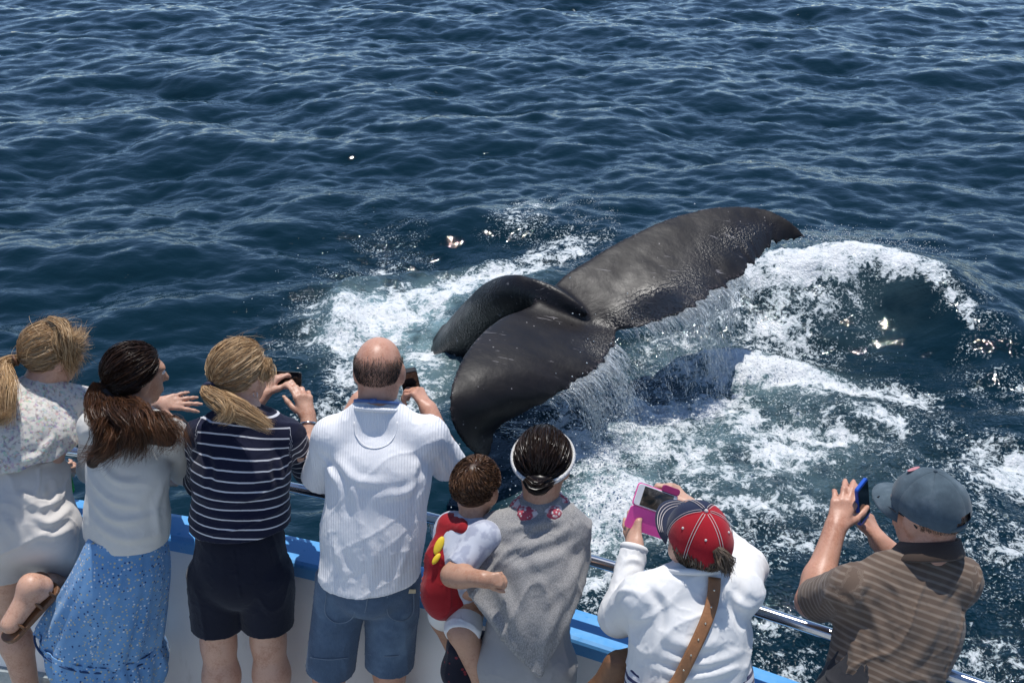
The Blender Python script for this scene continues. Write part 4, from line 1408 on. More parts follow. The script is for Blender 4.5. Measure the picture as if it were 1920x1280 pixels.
white_knit.set(Base__Color=white_knit.ramp(white_knit.noise(_o, 5, 4), [(.3, (.74, .74, .76)), (.7, (.82, .82, .83))]), Roughness=.9, Specular__IOR__Level=.1, Sheen__Weight=.1, Normal=white_knit.bump(white_knit.math('ADD', white_knit.math('MULTIPLY', _rib, .5), white_knit.noise(_o, 60, 3)), .35, .0035))
hem = P(685, 1092, 2.76)
tshirt = p4.cloth("shirt", [G(top_prims(p4, .178, .166, .168, .80, .060, .10, -.004, .062), .045, [(P(690, 1098, 2.7), A(.03, -.08, -1))]),
        G([rc(J['shL'], J['elL'], .068, .066)], .03, [(J['elL'], N(J['elL'] - J['shL']))]), G([rc(J['shR'], J['elR'], .068, .066)], .03, [(J['elR'], N(J['elR'] - J['shR']))])], white_knit.m, k2=.03,
        folds=[([(612, 860), (640, 900), (650, 960)], -.014, .014), ([(815, 850), (790, 890), (775, 960)], -.014, .014), ([(640, 870), (670, 900), (720, 905)], .010, .014), ([(790, 900), (760, 925), (715, 930)], .010, .014), ([(625, 1020), (640, 1060), (650, 1090)], .012, .014), ([(770, 1010), (755, 1060), (745, 1095)], .012, .014), ([(690, 1000), (700, 1050), (695, 1090)], .010, .016), ([(590, 850), (610, 870), (625, 905)], .012, .010), ([(820, 850), (835, 880), (830, 905)], .012, .010)], wr=[dict(amp=.014, freq=5.2, stretch=(0, .1, 1), seed=4), dict(amp=.007, freq=7.5, stretch=(1, .2, .5), seed=14), dict(amp=.003, freq=19, seed=9)])
_nk = J['neck'] + p4.axis * .022 - p4.fwd * .006
ring(p4.root, "neckband", _nk - p4.axis * .012, p4.axis * 1 + p4.fwd * .25, .075, .008, white_knit.m, sq=1.0)
svs = np.array([v_.co for v_ in tshirt.data.vertices]) + root_loc(p4.root)
MB().tube(spline([on_cloth(a_, b_, svs, -.0005) for a_, b_ in ((664, 790), (667, 815), (685, 836), (706, 840), (728, 832), (742, 812), (745, 790))], 30), .0016, 5).build("yoke_seam", white_knit.m, p4.root)
cord_blue = simple("blue_cord", (.06, .12, .30), .6, 0, .15, 60)
cord = ring(p4.root, "glasses_cord", _nk + p4.axis * .012, p4.axis * 1 + p4.fwd * .3, .0715, .0062, cord_blue)
MB().tube([_nk + p4.axis * .034 - p4.fwd * .070 - p4.lat * .014, _nk + p4.axis * .034 - p4.fwd * .070 + p4.lat * .008], .0085, 8).build("cord_bead", cord_blue, cord)
ring(p4.root, "bracelet", J['wrR'] * .72 + J['elR'] * .28, J['wrR'] - J['elR'], .036, .0028, dark_leather)
def denim_col(m, o):
    a = m.ramp(m.noise(o, 4.0, 6, .6), [(.34, (.018, .042, .09)), (.52, (.045, .085, .155)), (.68, (.13, .20, .29))])
    b = m.noise(m.map(o, (500, 500, 60)), 1.0, 2)
    return m.mix(m.math('MULTIPLY', b, .35), a, (.22, .29, .38))
denim = cloth("denim", (.06, .12, .2), color=denim_col, bump=.4)
def shorts(p, name, mat, hemL, hemR, hipr=.172, r0=.118, r1=.112, flat=.74, wr=None, top=.10, low=.0, split=.03):
    J = p.J
    gs = [G([rc(J['pel'] + p.axis * top, J['pel'] - p.axis * low, hipr * .93, hipr, p.lat, flat)], .05)]
    for sd_, t in (('L', hemL), ('R', hemR)):
        h, k_ = J['hip' + sd_], J['kn' + sd_]
        d = N(k_ - h)
        gs.append(G([rc(h, k_ + d * .1, r0, r1, p.lat, .96)], .05, [(h + (k_ - h) * t, d)]))
    return p.cloth(name, gs, mat, k2=split, wr=wr or [dict(amp=.018, freq=7, stretch=(0, 0, 1), seed=2), dict(amp=.005, freq=22, seed=5)])
sh4 = shorts(p4, "denim_shorts", denim, .94, .91, .138, .092, .088, flat=.86, split=.02, top=.04)
sv4 = np.array([v_.co for v_ in sh4.data.vertices]) + root_loc(p4.root)
thread4 = simple("denim_thread", (.16, .21, .28), .8)
for pts_ in (((612, 1112), (610, 1150), (634, 1168), (662, 1156), (668, 1114)), ((726, 1112), (728, 1152), (752, 1164), (774, 1150), (776, 1112)), ((690, 1106), (688, 1128), (684, 1148)), ((582, 1232), (618, 1236), (652, 1232)), ((690, 1226), (735, 1230), (778, 1220))):
    MB().tube(spline([on_cloth(a_, b_, sv4, .0) for a_, b_ in pts_], 24), .0016, 5).build("stitching", thread4, sh4)
tan_tag = simple("tan_label", (.45, .38, .25), .7)
_b4 = on_cloth(772, 1108, sv4, .001)
MB().rbox(_b4, (p4.lat, p4.axis, -p4.fwd), (.014, .007, .0015), 0, .002).build("waist_label", tan_tag, sh4, smooth=False)
def pocket(p, root, px_, py_, Y, w, h, mat, lean=0.0):
    c = P(px_, py_, Y)
    n = -p.fwd
    MB().rbox(c, (p.lat, p.axis, n), (w, h, .004), .002, .008).build("pocket", mat, root, smooth=False)
# thin grey hair round the back and sides of the head
short_hair = hair_mat("short_grey_brown_hair", (.028, .019, .014), (.06, .042, .032), (.13, .10, .085), .55)
rg_ = np.random.RandomState(5)
d = rg_.normal(size=(16000, 3)); d /= np.linalg.norm(d, axis=1)[:, None]
edge_ = .47 + .10 * fbm(d * 3, 2) - .30 * np.maximum(0, d[:, 1])
keep = (d[:, 2] < edge_) & (d[:, 2] > -.62 + .5 * np.maximum(0, d[:, 1])) & (d[:, 1] < .45) & (rg_.rand(len(d)) < np.clip((edge_ - d[:, 2]) * 1.9 + .04, 0, 1))
d = d[keep][:5600]
d2 = d + A(0, -.05, -.09)[None] + rg_.normal(0, .03, d.shape)
pth = slerp_paths(d, d2, 4)
hv = strand_mesh(scalp(J['head'], p4.hf, pth, 1.0, np.array([-.001, .002, .0035, .0042])[None, :] + np.zeros((len(d), 4))), .00085, .5, 3)
hair_object(p4.root, short_hair, [hv], "hair")
cam4 = phone("camera", P(768, 712, 3.24), N(A(1, .25, .1)), N(A(-.1, -.3, 1)), (.032, .05, .011), black_plastic, "small black camera held at the face of the balding person", "camera")

# ---- person: navy striped top and navy shorts, blonde ponytail, holds a phone
J = dict(head=P(452, 697, 3.06), neck=P(458, 772, 3.0), shL=P(383, 812, 2.97), shR=P(538, 812, 3.0), chest=P(452, 880, 2.95), pel=P(450, 1060, 2.9),
         elL=P(378, 905, 3.12), wrL=P(492, 742, 3.33), elR=P(578, 878, 3.12), wrR=P(578, 782, 3.26), hipL=P(404, 1078, 2.89), hipR=P(498, 1078, 2.89), knL=P(410, 1205, 2.86), knR=P(503, 1200, 2.87))
legs_base(J, (0, -.06), (.01, -.06))
p3 = Person(deck_at(-.95), "blonde person in navy striped top and navy shorts taking a picture", SK1, J)
p3.head((.62, .75, -.2), .97)
hr, _ = hand_prims(J['wrR'], P(562, 722, 3.32) - J['wrR'], A(.45, -.85, .3), -1, (28, 34, 40, 46), thumb=(35, 30), s=.95)
hl, _ = hand_prims(J['wrL'], P(512, 712, 3.38) - J['wrL'], A(-.6, -.7, -.2), 1, (34, 38, 42, 46), thumb=(35, 30), s=.95)
p3.body([G(p3.torso(.15, .145, .15), .04), G(p3.arm('L', .048, .038, .026) + p3.arm('R', .048, .038, .026), .03), G(hr, .008), G(hl, .008), G(p3.leg('L', .084, .060, .064, .04) + p3.leg('R', .084, .060, .064, .04) + p3.foot('L', shoe=shoe_mat) + p3.foot('R', shoe=shoe_mat), .035)])
navy_stripe = striped("navy_striped_jersey", (.010, .012, .032), (.62, .62, .66), .0355, .0048)
def sleeve(J, sd_, r0, r1, r2, frac):
    a, e, w = J['sh' + sd_], J['el' + sd_], J['wr' + sd_]
    return G([rc(a, e, r0, r1), rc(e, w, r1, r2)], .03, [(e + (w - e) * frac, N(w - e))])
p3.cloth("striped_top", [G(top_prims(p3, .178, .162, .158, .74, .056, .02, .02, .05), .045, [(P(450, 1018, 2.8), A(.02, -.10, -1))]),
        sleeve(J, 'L', .058, .053, .045, .45), sleeve(J, 'R', .058, .053, .045, .42)], navy_stripe, k2=.025,
        folds=[([(380, 840), (395, 880), (390, 920)], -.012, .012), ([(520, 840), (515, 880), (525, 920)], -.012, .012), ([(390, 925), (440, 935), (510, 922)], .012, .013), ([(385, 960), (450, 972), (530, 955)], .012, .013), ([(540, 850), (555, 870), (572, 880)], .010, .009)], wr=[dict(amp=.020, freq=6.0, stretch=(1, .1, .15), seed=1), dict(amp=.005, freq=20, seed=3)], attrs=stripe_coord(p3))
navy = cloth("navy_twill", (.010, .012, .024), var=.2)
shorts(p3, "navy_shorts", navy, .73, .73, .164, .102, .092, flat=.8, split=.012)
blonde = hair_mat("blonde_hair", (.19, .10, .045), (.46, .29, .14), (.74, .55, .34))
tie_d = A(-.12, -.86, -.42)
tie = scalp(J['head'], p3.hf, np.array([tie_d]), .97, .016)[0]
pony = [lock_paths([tie, tie + A(.0, -.03, -.012), P(470, 782, 2.86), P(510, 802, 2.86)], 1200, 12, [.016, .030, .036, .020], .010, 1),
        lock_paths([tie, tie + A(-.01, -.03, -.015), P(432, 772, 2.85), P(408, 790, 2.85)], 760, 12, [.014, .028, .030, .016], .010, 2),
        lock_paths([scalp(J['head'], p3.hf, np.array([A(.6, .6, .35)]), .97, .012)[0], scalp(J['head'], p3.hf, np.array([A(.9, .45, .0)]), .97, .022)[0], scalp(J['head'], p3.hf, np.array([A(.85, .4, -.45)]), .97, .03)[0]], 260, 10, [.02, .022, .02], .014, 4)]
hair_object(p3.root, blonde, [hair_base(p3, .006, shade=.35), flyaways(p3, 130, 5, .03), pulled_hair(p3, tie_d, 1700, 3, .009, .008, .6, rough=.006)] + [strand_mesh(q_, .0011, .3, i) for i, q_ in enumerate(pony)])
navy_band = simple("navy_band", (.015, .018, .05), .7)
ring(p3.root, "hair_tie", tie + A(0, -.012, -.004), A(.1, -1, -.35), .017, .008, navy_band)
ring(p3.root, "bracelet", J['wrR'] * .86 + J['elR'] * .14, J['wrR'] - J['elR'], .030, .0045, steel)
ring(p3.root, "earring", J['head'] + p3.hf[2] * .082 - p3.hf[1] * .055, p3.hf[0], .011, .0013, steel)
phone("phone", P(533, 712, 3.40), N(A(1, -.12, 0)), N(A(.05, .3, 1)), (.068, .034, .0045), black_plastic, "black phone in the hands of the navy striped blonde person")

# ---- person: white top, blue floral skirt, long wavy brown hair
J = dict(head=P(256, 702, 3.14), neck=P(250, 770, 3.07), shL=P(178, 800, 3.1), shR=P(322, 815, 3.03), chest=P(240, 885, 3.0), pel=P(238, 1045, 2.95),
         elL=P(172, 880, 3.28), wrL=P(235, 842, 3.46), elR=P(346, 880, 3.18), wrR=P(322, 900, 3.40), hipL=P(208, 1065, 2.94), hipR=P(262, 1065, 2.94), knL=P(196, 1200, 2.95), knR=P(255, 1205, 2.95))
legs_base(J, (-.02, -.05), (0, -.05))
p2 = Person(deck_at(-1.3), "person with long wavy brown hair in white top and blue floral skirt", SK2, J)
p2.head((.72, .66, -.22), .96)
hr, _ = hand_prims(J['wrR'], A(-.6, .5, -.3), A(.2, .3, .9), 1, (30, 30, 30, 30), s=.9)
hl, _ = hand_prims(J['wrL'], A(.8, .5, -.2), A(.0, .2, 1), -1, (40, 40, 40, 40), s=.9)
p2.body([G(p2.torso(.135, .125, .14), .04), G(p2.arm('L', .044, .036, .025) + p2.arm('R', .044, .036, .025), .03), G(hr, .008), G(hl, .008), G(p2.leg('L', .07) + p2.leg('R', .07) + p2.foot('L', shoe=shoe_mat) + p2.foot('R', shoe=shoe_mat), .03)])
cream = cloth("cream_jersey", (.66, .64, .60))
p2.cloth("white_top", [G(top_prims(p2, .152, .148, .142, .76, .052, .02, .02, .05), .04, [(P(235, 1052, 2.82), A(.0, -.05, -1))]),
        sleeve(J, 'L', .054, .050, .04, .6), sleeve(J, 'R', .054, .052, .042, .2)], cream, k2=.025, folds=[([(165, 890), (200, 935), (260, 950)], .014, .014), ([(165, 930), (215, 975), (290, 965)], .014, .014), ([(170, 975), (225, 1010), (300, 1000)], .012, .015), ([(310, 900), (295, 950), (300, 1010)], .010, .014), ([(185, 860), (215, 900), (270, 905)], .012, .013)], wr=[dict(amp=.024, freq=5.0, stretch=(.7, .1, .5), seed=6), dict(amp=.005, freq=18, seed=8)])
def floral(m, o):
    w = m.node("ShaderNodeTexVoronoi", _feature='F1', Vector=o, Scale=80.0)
    dist, colr = w.outputs["Distance"], w.outputs["Color"]
    pick = m.node("ShaderNodeSeparateColor", i0=colr).outputs[0]
    fl = m.mix(m.smooth(pick, .45, .5), (.50, .46, .30), m.mix(m.smooth(pick, .7, .75), (.62, .68, .75), (.02, .05, .17)))
    base = m.ramp(m.noise(o, 7, 4), [(.3, (.10, .25, .50)), (.7, (.19, .37, .62))])
    return m.mix(m.math('SUBTRACT', 1.0, m.smooth(dist, .22, .36)), base, fl)
blue_floral = cloth("blue_floral_cotton", (.1, .3, .6), color=floral, bump=.2)
def skirt(p, name, rings, mat, nth=120, seed=0, pleat=.012, npl=17):
    rg2 = np.random.RandomState(seed)
    Lp = np.array([P(*r_[0]) for r_ in rings]); Rp = np.array([P(*r_[1]) for r_ in rings])
    dep = np.array([r_[2] for r_ in rings]); pl = np.array([r_[3] for r_ in rings])
    data = spline(np.hstack([Lp, Rp, dep[:, None], pl[:, None]]), 60)
    v = []
    th = np.linspace(0, 2 * np.pi, nth, endpoint=False)
    ph = 1.3 * vnoise(np.stack([np.cos(th) * 2, np.sin(th) * 2, np.zeros(nth) + seed], 1))
    for i in range(60):
        l, r_ = data[i, :3], data[i, 3:6]
        c = (l + r_) / 2; a = (r_ - l) / 2
        fw = N(p.fwd * A(1, 1, 0))
        wob = 1 + data[i, 7] * (np.sin(npl * th + ph * 3 + .03 * i) * .6 + .6 * vnoise(np.stack([np.cos(th) * 3.5, np.sin(th) * 3.5, np.full(nth, i * .035 + seed)], 1)))
        x = np.cos(th) * wob; y = np.sin(th) * wob
        v.append(c + x[:, None] * a + (y * data[i, 6])[:, None] * fw)
    v = np.array(v).reshape(-1, 3)
    i0 = (np.arange(59)[:, None] * nth + np.arange(nth)[None]).ravel()
    i1 = (np.arange(59)[:, None] * nth + (np.arange(nth)[None] + 1) % nth).ravel()
    f = np.stack([i0, i1, i1 + nth, i0 + nth], 1)
    o = mesh_obj(name, v, f, mat, p.root)
    md = o.modifiers.new("thickness", 'SOLIDIFY'); md.thickness = .003; md.offset = 0
    return o, data
sk, dat = skirt(p2, "blue_skirt", [((176, 990, 2.95), (300, 995, 2.96), .10, .01), ((142, 1062, 2.93), (310, 1070, 2.94), .14, .03), ((104, 1122, 2.92), (303, 1150, 2.93), .155, .05), ((80, 1166, 2.91), (292, 1222, 2.92), .165, .06)], blue_floral, seed=2)
sk2, dat2 = skirt(p2, "skirt_ruffle", [((84, 1160, 2.905), (290, 1216, 2.915), .160, .03), ((98, 1192, 2.90), (299, 1236, 2.91), .172, .09), ((126, 1228, 2.90), (302, 1258, 2.91), .178, .13), ((152, 1266, 2.90), (290, 1292, 2.91), .175, .15)], blue_floral, seed=5, npl=23)
dark_trim = simple("dark_blue_trim", (.015, .05, .14), .8)
fw = N(p2.fwd * A(1, 1, 0))
th = np.linspace(0, 2 * np.pi, 60)
l_, r_ = P(80, 1165, 2.91), P(293, 1221, 2.92)
MB().tube([(l_ + r_) / 2 + math.cos(t) * (r_ - l_) / 2 * 1.02 + math.sin(t) * fw * .172 for t in th], .004, 6, cap=False).build("skirt_trim", dark_trim, p2.root)
brown_hair = hair_mat("brown_hair", (.012, .006, .004), (.055, .024, .012), (.19, .085, .038), .4)
nape = A(-.10, -.82, -.50)
np_ = scalp(J['head'], p2.hf, np.array([nape]), .96, .018)[0]
pieces = [hair_base(p2, .008, shade=.0), pulled_hair(p2, nape, 1900, 8, .010, .010, .62, rough=.003)]
pieces[1] = (pieces[1][0], pieces[1][1], pieces[1][2] * .28)
rgh = np.random.RandomState(77)
vb_, fb_ = sdf_mesh([G([rc(np_ + A(0, .02, -.01), P(240, 805, 2.95), .03, .045), rc(P(205, 825, 2.95), P(175, 865, 2.95), .04, .025), rc(P(240, 805, 2.95), P(205, 825, 2.95), .045, .04), rc(P(270, 805, 2.95), P(315, 822, 2.95), .045, .03)], .04)], .008)
pieces.append((vb_, fb_, np.full(len(vb_), .02)))
for i in range(34):
    q0 = rgh.rand()
    gx = 140 + 210 * q0 + rgh.normal(0, 6); gy = 898 - 55 * q0 - 40 * rgh.rand() ** 2
    gm = (190 + 135 * q0 + rgh.normal(0, 8), 822 - 20 * q0 + rgh.normal(0, 10))
    e_ = lock_paths([np_ + A(.06 * (q0 - .5), 0, .01), np_ + A(.10 * (q0 - .5), -.03, -.03), P(gm[0], gm[1], 2.83 + .03 * rgh.rand()), P(gx, gy, 2.83 + .03 * rgh.rand())], 190, 16, [.014, .022, .020, .014], .012, 120 + i, tail=.5, curl=.013, turns=rgh.uniform(1.8, 3.2))
    q_ = strand_mesh(e_, .0011, .3, i)
    pieces.append((q_[0], q_[1], np.clip(.15 + .35 * rgh.rand() + .5 * q_[2] * np.tile(np.repeat(np.linspace(.3, 1.2, 16), 2), len(e_)), 0, 1)))
hair_object(p2.root, brown_hair, pieces)

# ---- person: floral blouse, pale shorts, leaning out with one arm stretched
J = dict(head=P(98, 662, 3.33), neck=P(72, 722, 3.27), shL=P(2, 755, 3.2), shR=P(140, 752, 3.33), chest=P(58, 815, 3.16), pel=P(45, 962, 3.05),
         elL=P(-5, 850, 3.35), wrL=P(88, 872, 3.47), elR=P(222, 765, 3.52), wrR=P(292, 757, 3.68), hipL=P(0, 990, 3.03), hipR=P(92, 990, 3.03), knL=P(18, 1150, 3.05), knR=P(150, 1082, 3.22),
         anR=P(58, 1098, 2.84))
J['anL'] = A(J['knL'][0] + .03, 2.97, .095)
p1 = Person(deck_at(-1.72), "blonde person in floral blouse and pale shorts stretching an arm out over the rail", SK1, J)
p1.head((.66, .68, -.3), .96)
hr, _ = hand_prims(J['wrR'], P(345, 752, 3.72) - J['wrR'], A(.05, -.65, .75), 1, (8, 6, 8, 12), (13, 3, -6, -17), thumb=(50, 10), s=1.0)
bot_c = P(116, 884, 3.46)
hl, _ = hand_prims(J['wrL'], bot_c - J['wrL'] + A(.02, 0, 0), A(-.3, -.9, .2), 1, (55, 55, 55, 55), s=.9)
p1.body([G(p1.torso(.15, .135, .145), .04), G(p1.arm('L', .045, .037, .026) + p1.arm('R', .045, .037, .026), .03), G(hr, .008), G(hl, .008), G(p1.leg('L', .088, .056, .058, .038) + p1.leg('R', .085, .050, .046, .032) + p1.foot('L') + p1.foot('R', d=A(-.45, -.6, -.35), ln=.13), .03)])
def ditsy(m, o):
    w = m.node("ShaderNodeTexVoronoi", _feature='F1', Vector=o, Scale=120.0)
    hs = m.node("ShaderNodeHueSaturation", Hue=.5, Saturation=.75, Value=.75, Color=w.outputs["Color"]).outputs[0]
    tone = m.mix(.55, hs, m.ramp(m.node("ShaderNodeSeparateColor", i0=w.outputs["Color"]).outputs[1], [(.2, (.10, .14, .12)), (.5, (.55, .30, .30)), (.8, (.30, .38, .42))]))
    n = m.noise(o, 70, 3)
    return m.mix(m.math('MULTIPLY', m.smooth(n, .42, .62), .75), (.66, .63, .58), tone)
ditsy_m = cloth("floral_blouse", (.6, .6, .55), color=ditsy)
p1.cloth("blouse", [G(top_prims(p1, .160, .150, .148, .80, .056, .0, .01, .052), .045, [(P(60, 892, 2.95), A(.12, -.15, -1))]),
        G([rc(J['shL'], J['elL'], .062, .066)], .03, [(J['shL'] + (J['elL'] - J['shL']) * .45, N(J['elL'] - J['shL']))]), G([rc(J['shR'], J['elR'], .062, .068)], .03, [(J['shR'] + (J['elR'] - J['shR']) * .36, N(J['elR'] - J['shR']))])], ditsy_m, k2=.025,
        folds=[([(10, 870), (60, 860), (115, 820)], .018, .014), ([(20, 885), (70, 882), (110, 860)], .018, .011), ([(60, 830), (85, 835), (115, 800)], .012, .012), ([(100, 760), (110, 800), (105, 840)], -.012, .012)], wr=[dict(amp=.026, freq=5.5, stretch=(1, .2, .35), seed=11), dict(amp=.007, freq=16, seed=12)])
pale = cloth("pale_twill", (.60, .57, .54))
gs = [G([rc(J['pel'] + p1.axis * .10, J['pel'] - p1.axis * .02, .152, .172, p1.lat, .84)], .05)]
for sd_, t in (('L', .42), ('R', .46)):
    h, k_ = J['hip' + sd_], J['kn' + sd_]
    gs.append(G([rc(h, k_, .112, .122, p1.lat, .98)], .05, [(h + (k_ - h) * t, N(k_ - h))]))
p1.cloth("pale_shorts", gs, pale, k2=.05, folds=[([(40, 930), (80, 950), (125, 920)], .020, .014), ([(60, 960), (95, 980), (135, 950)], .020, .014), ([(70, 1000), (100, 1005), (135, 990)], .016, .013), ([(90, 900), (95, 930), (85, 970)], -.012, .012), ([(0, 960), (30, 1000), (40, 1030)], .012, .016)], wr=[dict(amp=.030, freq=5.0, stretch=(1, 0, .5), seed=15), dict(amp=.004, freq=17, seed=16)])
tie_d = A(-.35, -.80, -.45)
tie = scalp(J['head'], p1.hf, np.array([tie_d]), .96, .016)[0]
pony = [lock_paths([tie, tie + A(-.05, -.03, -.01), P(10, 740, 3.06), P(12, 800, 3.0)], 1200, 12, [.016, .032, .036, .016], .014, 1),
        lock_paths([tie, tie + A(-.04, -.03, -.02), P(-15, 745, 3.06), P(-10, 790, 3.0), P(18, 770, 2.98)], 760, 12, [.014, .028, .03, .012], .014, 2)]
S = lambda *d_: scalp(J['head'], p1.hf, np.array([A(*d_)]), .96, .02)[0]
for i, (px_, py_, Y_) in enumerate(((160, 625, 3.40), (163, 650, 3.40), (158, 680, 3.38), (145, 700, 3.36), (152, 610, 3.40), (132, 715, 3.33))):
    pony.append(lock_paths([S(.0, -.15, 1.0), S(.45, .1, .9), S(.9, .15, .35 - .05 * i), P(px_, py_, Y_)], 380, 12, [.018, .026, .028, .022], .022, 30 + i, tail=.4))
hair_object(p1.root, blonde, [hair_base(p1, .006, shade=.35), flyaways(p1, 200, 6, .045), pulled_hair(p1, tie_d, 1500, 13, .009, .008, .6, rough=.006)] + [strand_mesh(q_, .0011, .25, i) for i, q_ in enumerate(pony)])
ring(p1.root, "hair_tie", tie + A(-.014, -.01, -.004), A(-.8, -.6, -.2), .016, .006, dark_leather)
# sandal on the foot drawn up behind
a_ = J['anR']; fd = N(A(-.45, -.6, -.35)); sole_n = N(np.cross(fd, np.cross(A(0, 0, -1), fd)))
def sandal(p, a, d, mat):
    d = N(d); dn = N(A(0, 0, -1) - d * np.dot(A(0, 0, -1), d)); sd2 = np.cross(d, dn)
    t = empty_part = MB().rbox(a + dn * .085 + d * .065, (d, sd2, dn), (.125, .042, .010), .003, .040).build("sandal", mat, p.root, smooth=False)
    th = np.linspace(0, np.pi, 14)
    for q_, h_ in ((.12, .052), (.035, .082), (-.02, .09)):
        MB().tube([a + dn * .080 + d * q_ + math.cos(x) * sd2 * .040 - math.sin(x) * dn * h_ for x in th], .0055, 6).build("strap", mat, t)
sandal(p1, J['anR'], fd, dark_leather)
sandal(p1, J['anL'], p1.fwd * A(1, 1, 0), dark_leather)
ring(p1.root, "anklet", J['anR'] * .85 + J['knR'] * .15, J['anR'] - J['knR'], .042, .004, dark_leather)
green_glass = M("green_glass"); green_glass.set(Base__Color=(.02, .42, .05), Roughness=.08, Transmission__Weight=.5, IOR=1.45); green_glass = green_glass.m
prof = [(0, .030), (.004, .033), (.10, .033), (.125, .026), (.15, .014), (.19, .0125), (.195, .014), (.205, .014)]
bo = empty("bottle", bot_c - A(0, 0, .10), "green bottle held above the rail by the floral bloused person", "bottle")
MB().tube([bot_c + A(0, 0, z_ - .10) for z_, _ in prof], [r_ for _, r_ in prof], 16).build("glass", green_glass, bo)
MB().tube([bot_c + A(0, 0, .1055), bot_c + A(0, 0, .118)], .0155, 14).build("stopper", simple("white_stopper", (.7, .7, .7), .5), bo)
# ---- person in a grey shawl, carrying a toddler
J = dict(head=P(1018, 868, 2.68), neck=P(1013, 948, 2.62), shL=P(935, 1000, 2.58), shR=P(1064, 992, 2.58), chest=P(1000, 1075, 2.51), pel=P(985, 1225, 2.42),
         elL=P(880, 1100, 2.52), wrL=P(865, 1110, 2.72), elR=P(1074, 1085, 2.58), wrR=P(1060, 1060, 2.78), hipL=P(945, 1245, 2.41), hipR=P(1030, 1245, 2.41))
J['knL'] = J['hipL'] + A(-.0, .03, -.40); J['knR'] = J['hipR'] + A(.0, .03, -.40)
legs_base(J, (0, -.06), (0, -.06))
p5 = Person(deck_at(.05), "person wrapped in a grey shawl with a white headband carrying a toddler", SK2, J)
p5.head((.12, .86, -.45), .97, up=(0, .1, 1))
hl, _ = hand_prims(J['wrL'], A(-.4, .6, -.2), A(-.3, .0, -.9), 1, (35, 35, 35, 35), s=.9)
hr, _ = hand_prims(J['wrR'], A(-.5, .7, .1), A(.5, -.2, .7), 1, (35, 35, 35, 35), s=.9)
p5.body([G(p5.torso(.13, .125, .14), .04), G(p5.arm('L', .044, .036, .025) + p5.arm('R', .044, .036, .025), .03), G(hr, .008), G(hl, .008), G(p5.leg('L', .066, .05) + p5.leg('R', .066, .05) + p5.foot('L', shoe=shoe_mat) + p5.foot('R', shoe=shoe_mat), .03)])
def heather(m, o):
    n = m.noise(m.map(o, (420, 420, 55)), 1.0, 2, .6)
    n2 = m.noise(o, 320, 2, .6)
    return m.mix(m.smooth(m.math('ADD', m.math('MULTIPLY', n, .6), m.math('MULTIPLY', n2, .4)), .36, .64), (.20, .195, .195), (.36, .35, .34))
grey_wool = cloth("grey_heather_wool", (.3, .29, .28), color=heather, bump=.35)
Bt, Lt, Rt, T1 = P(1012, 1268, 2.30), P(848, 1122, 2.36), P(1092, 1122, 2.42), None
fw5 = N(p5.fwd * A(1, 1, 0))
def plane3(a, b, d, out):
    n = N(np.cross(b - a, d))
    return (a, n if np.dot(n, out) > 0 else -n)
cutL = plane3(Lt, Bt, fw5 + A(0, 0, -.1), A(-.5, 0, -1)); cutR = plane3(Bt, Rt, fw5 + A(0, 0, -.1), A(.8, 0, -1))
wst = J['pel'] * .45 + J['chest'] * .55
p5.cloth("grey_shawl", [G([rc(J['pel'] - p5.axis * .1, wst, .155, .165, p5.lat, .84), rc(wst, J['chest'], .165, .150, p5.lat, .80), rc(J['chest'], J['neck'] - p5.axis * .07, .150, .085, p5.lat, .74),
        rc(J['shL'], J['shR'], .058, .058), rc(J['neck'] - p5.axis * .012, J['shL'] * .5 + J['shR'] * .5, .066, .08),
        rc(J['shL'], J['elL'] + A(.03, -.02, .0), .062, .068), rc(J['elL'] + A(.03, -.02, .0), wst, .075, .13), rc(J['shR'], J['elR'], .062, .066), rc(J['elR'] + A(-.02, 0, 0), wst, .064, .12)], .05, [cutL, cutR])], grey_wool, k2=.03, vox=.007, folds=[([(1085, 985), (1040, 1010), (960, 1030), (900, 1030)], .016, .014), ([(1090, 1010), (1040, 1045), (960, 1070)], .014, .016), ([(1098, 1040), (1070, 1090), (1030, 1130)], .016, .016), ([(1090, 1085), (1050, 1140), (1020, 1210)], .014, .016), ([(900, 1060), (950, 1130), (985, 1220)], .014, .018), ([(870, 1110), (930, 1170), (980, 1235)], .012, .016), ([(940, 990), (985, 985), (1050, 975)], .016, .012), ([(930, 1010), (990, 1060), (1000, 1150)], -.010, .018)],
        wr=[dict(amp=.036, freq=4.2, stretch=(.5, .1, 1), seed=21), dict(amp=.018, freq=8.5, stretch=(.45, .1, 1), seed=23), dict(amp=.006, freq=19, stretch=(.3, .1, 1), seed=22)])
grey_trouser = cloth("grey_jersey", (.33, .325, .325))
shorts(p5, "grey_trousers", grey_trouser, 1.0, 1.0, .140, .09, .08)
for sd_ in 'LR':
    h, k_ = J['kn' + sd_], J['an' + sd_]
    v, f = sdf_mesh([G([rc(h, k_, .085, .07)], .02, [(k_ + A(0, 0, .0), A(0, 0, -1))])], .008)
    mesh_obj("trouser_leg", wrinkle(v, f, .006, 9, (0, 0, 1)), f, grey_trouser, p5.root)
def scarfc(m, o):
    w = m.node("ShaderNodeTexVoronoi", _feature='F1', Vector=o, Scale=95.0)
    return m.mix(m.math('MULTIPLY', m.smooth(w.outputs["Distance"], .30, .42), m.smooth(m.noise(o, 30, 2), .42, .55)), (.66, .58, .56), (.42, .07, .10))
scarf_m = cloth("red_print_scarf", (.6, .5, .5), color=scarfc)
v, f = [], None
sc_c = J['neck'] - p5.axis * .012
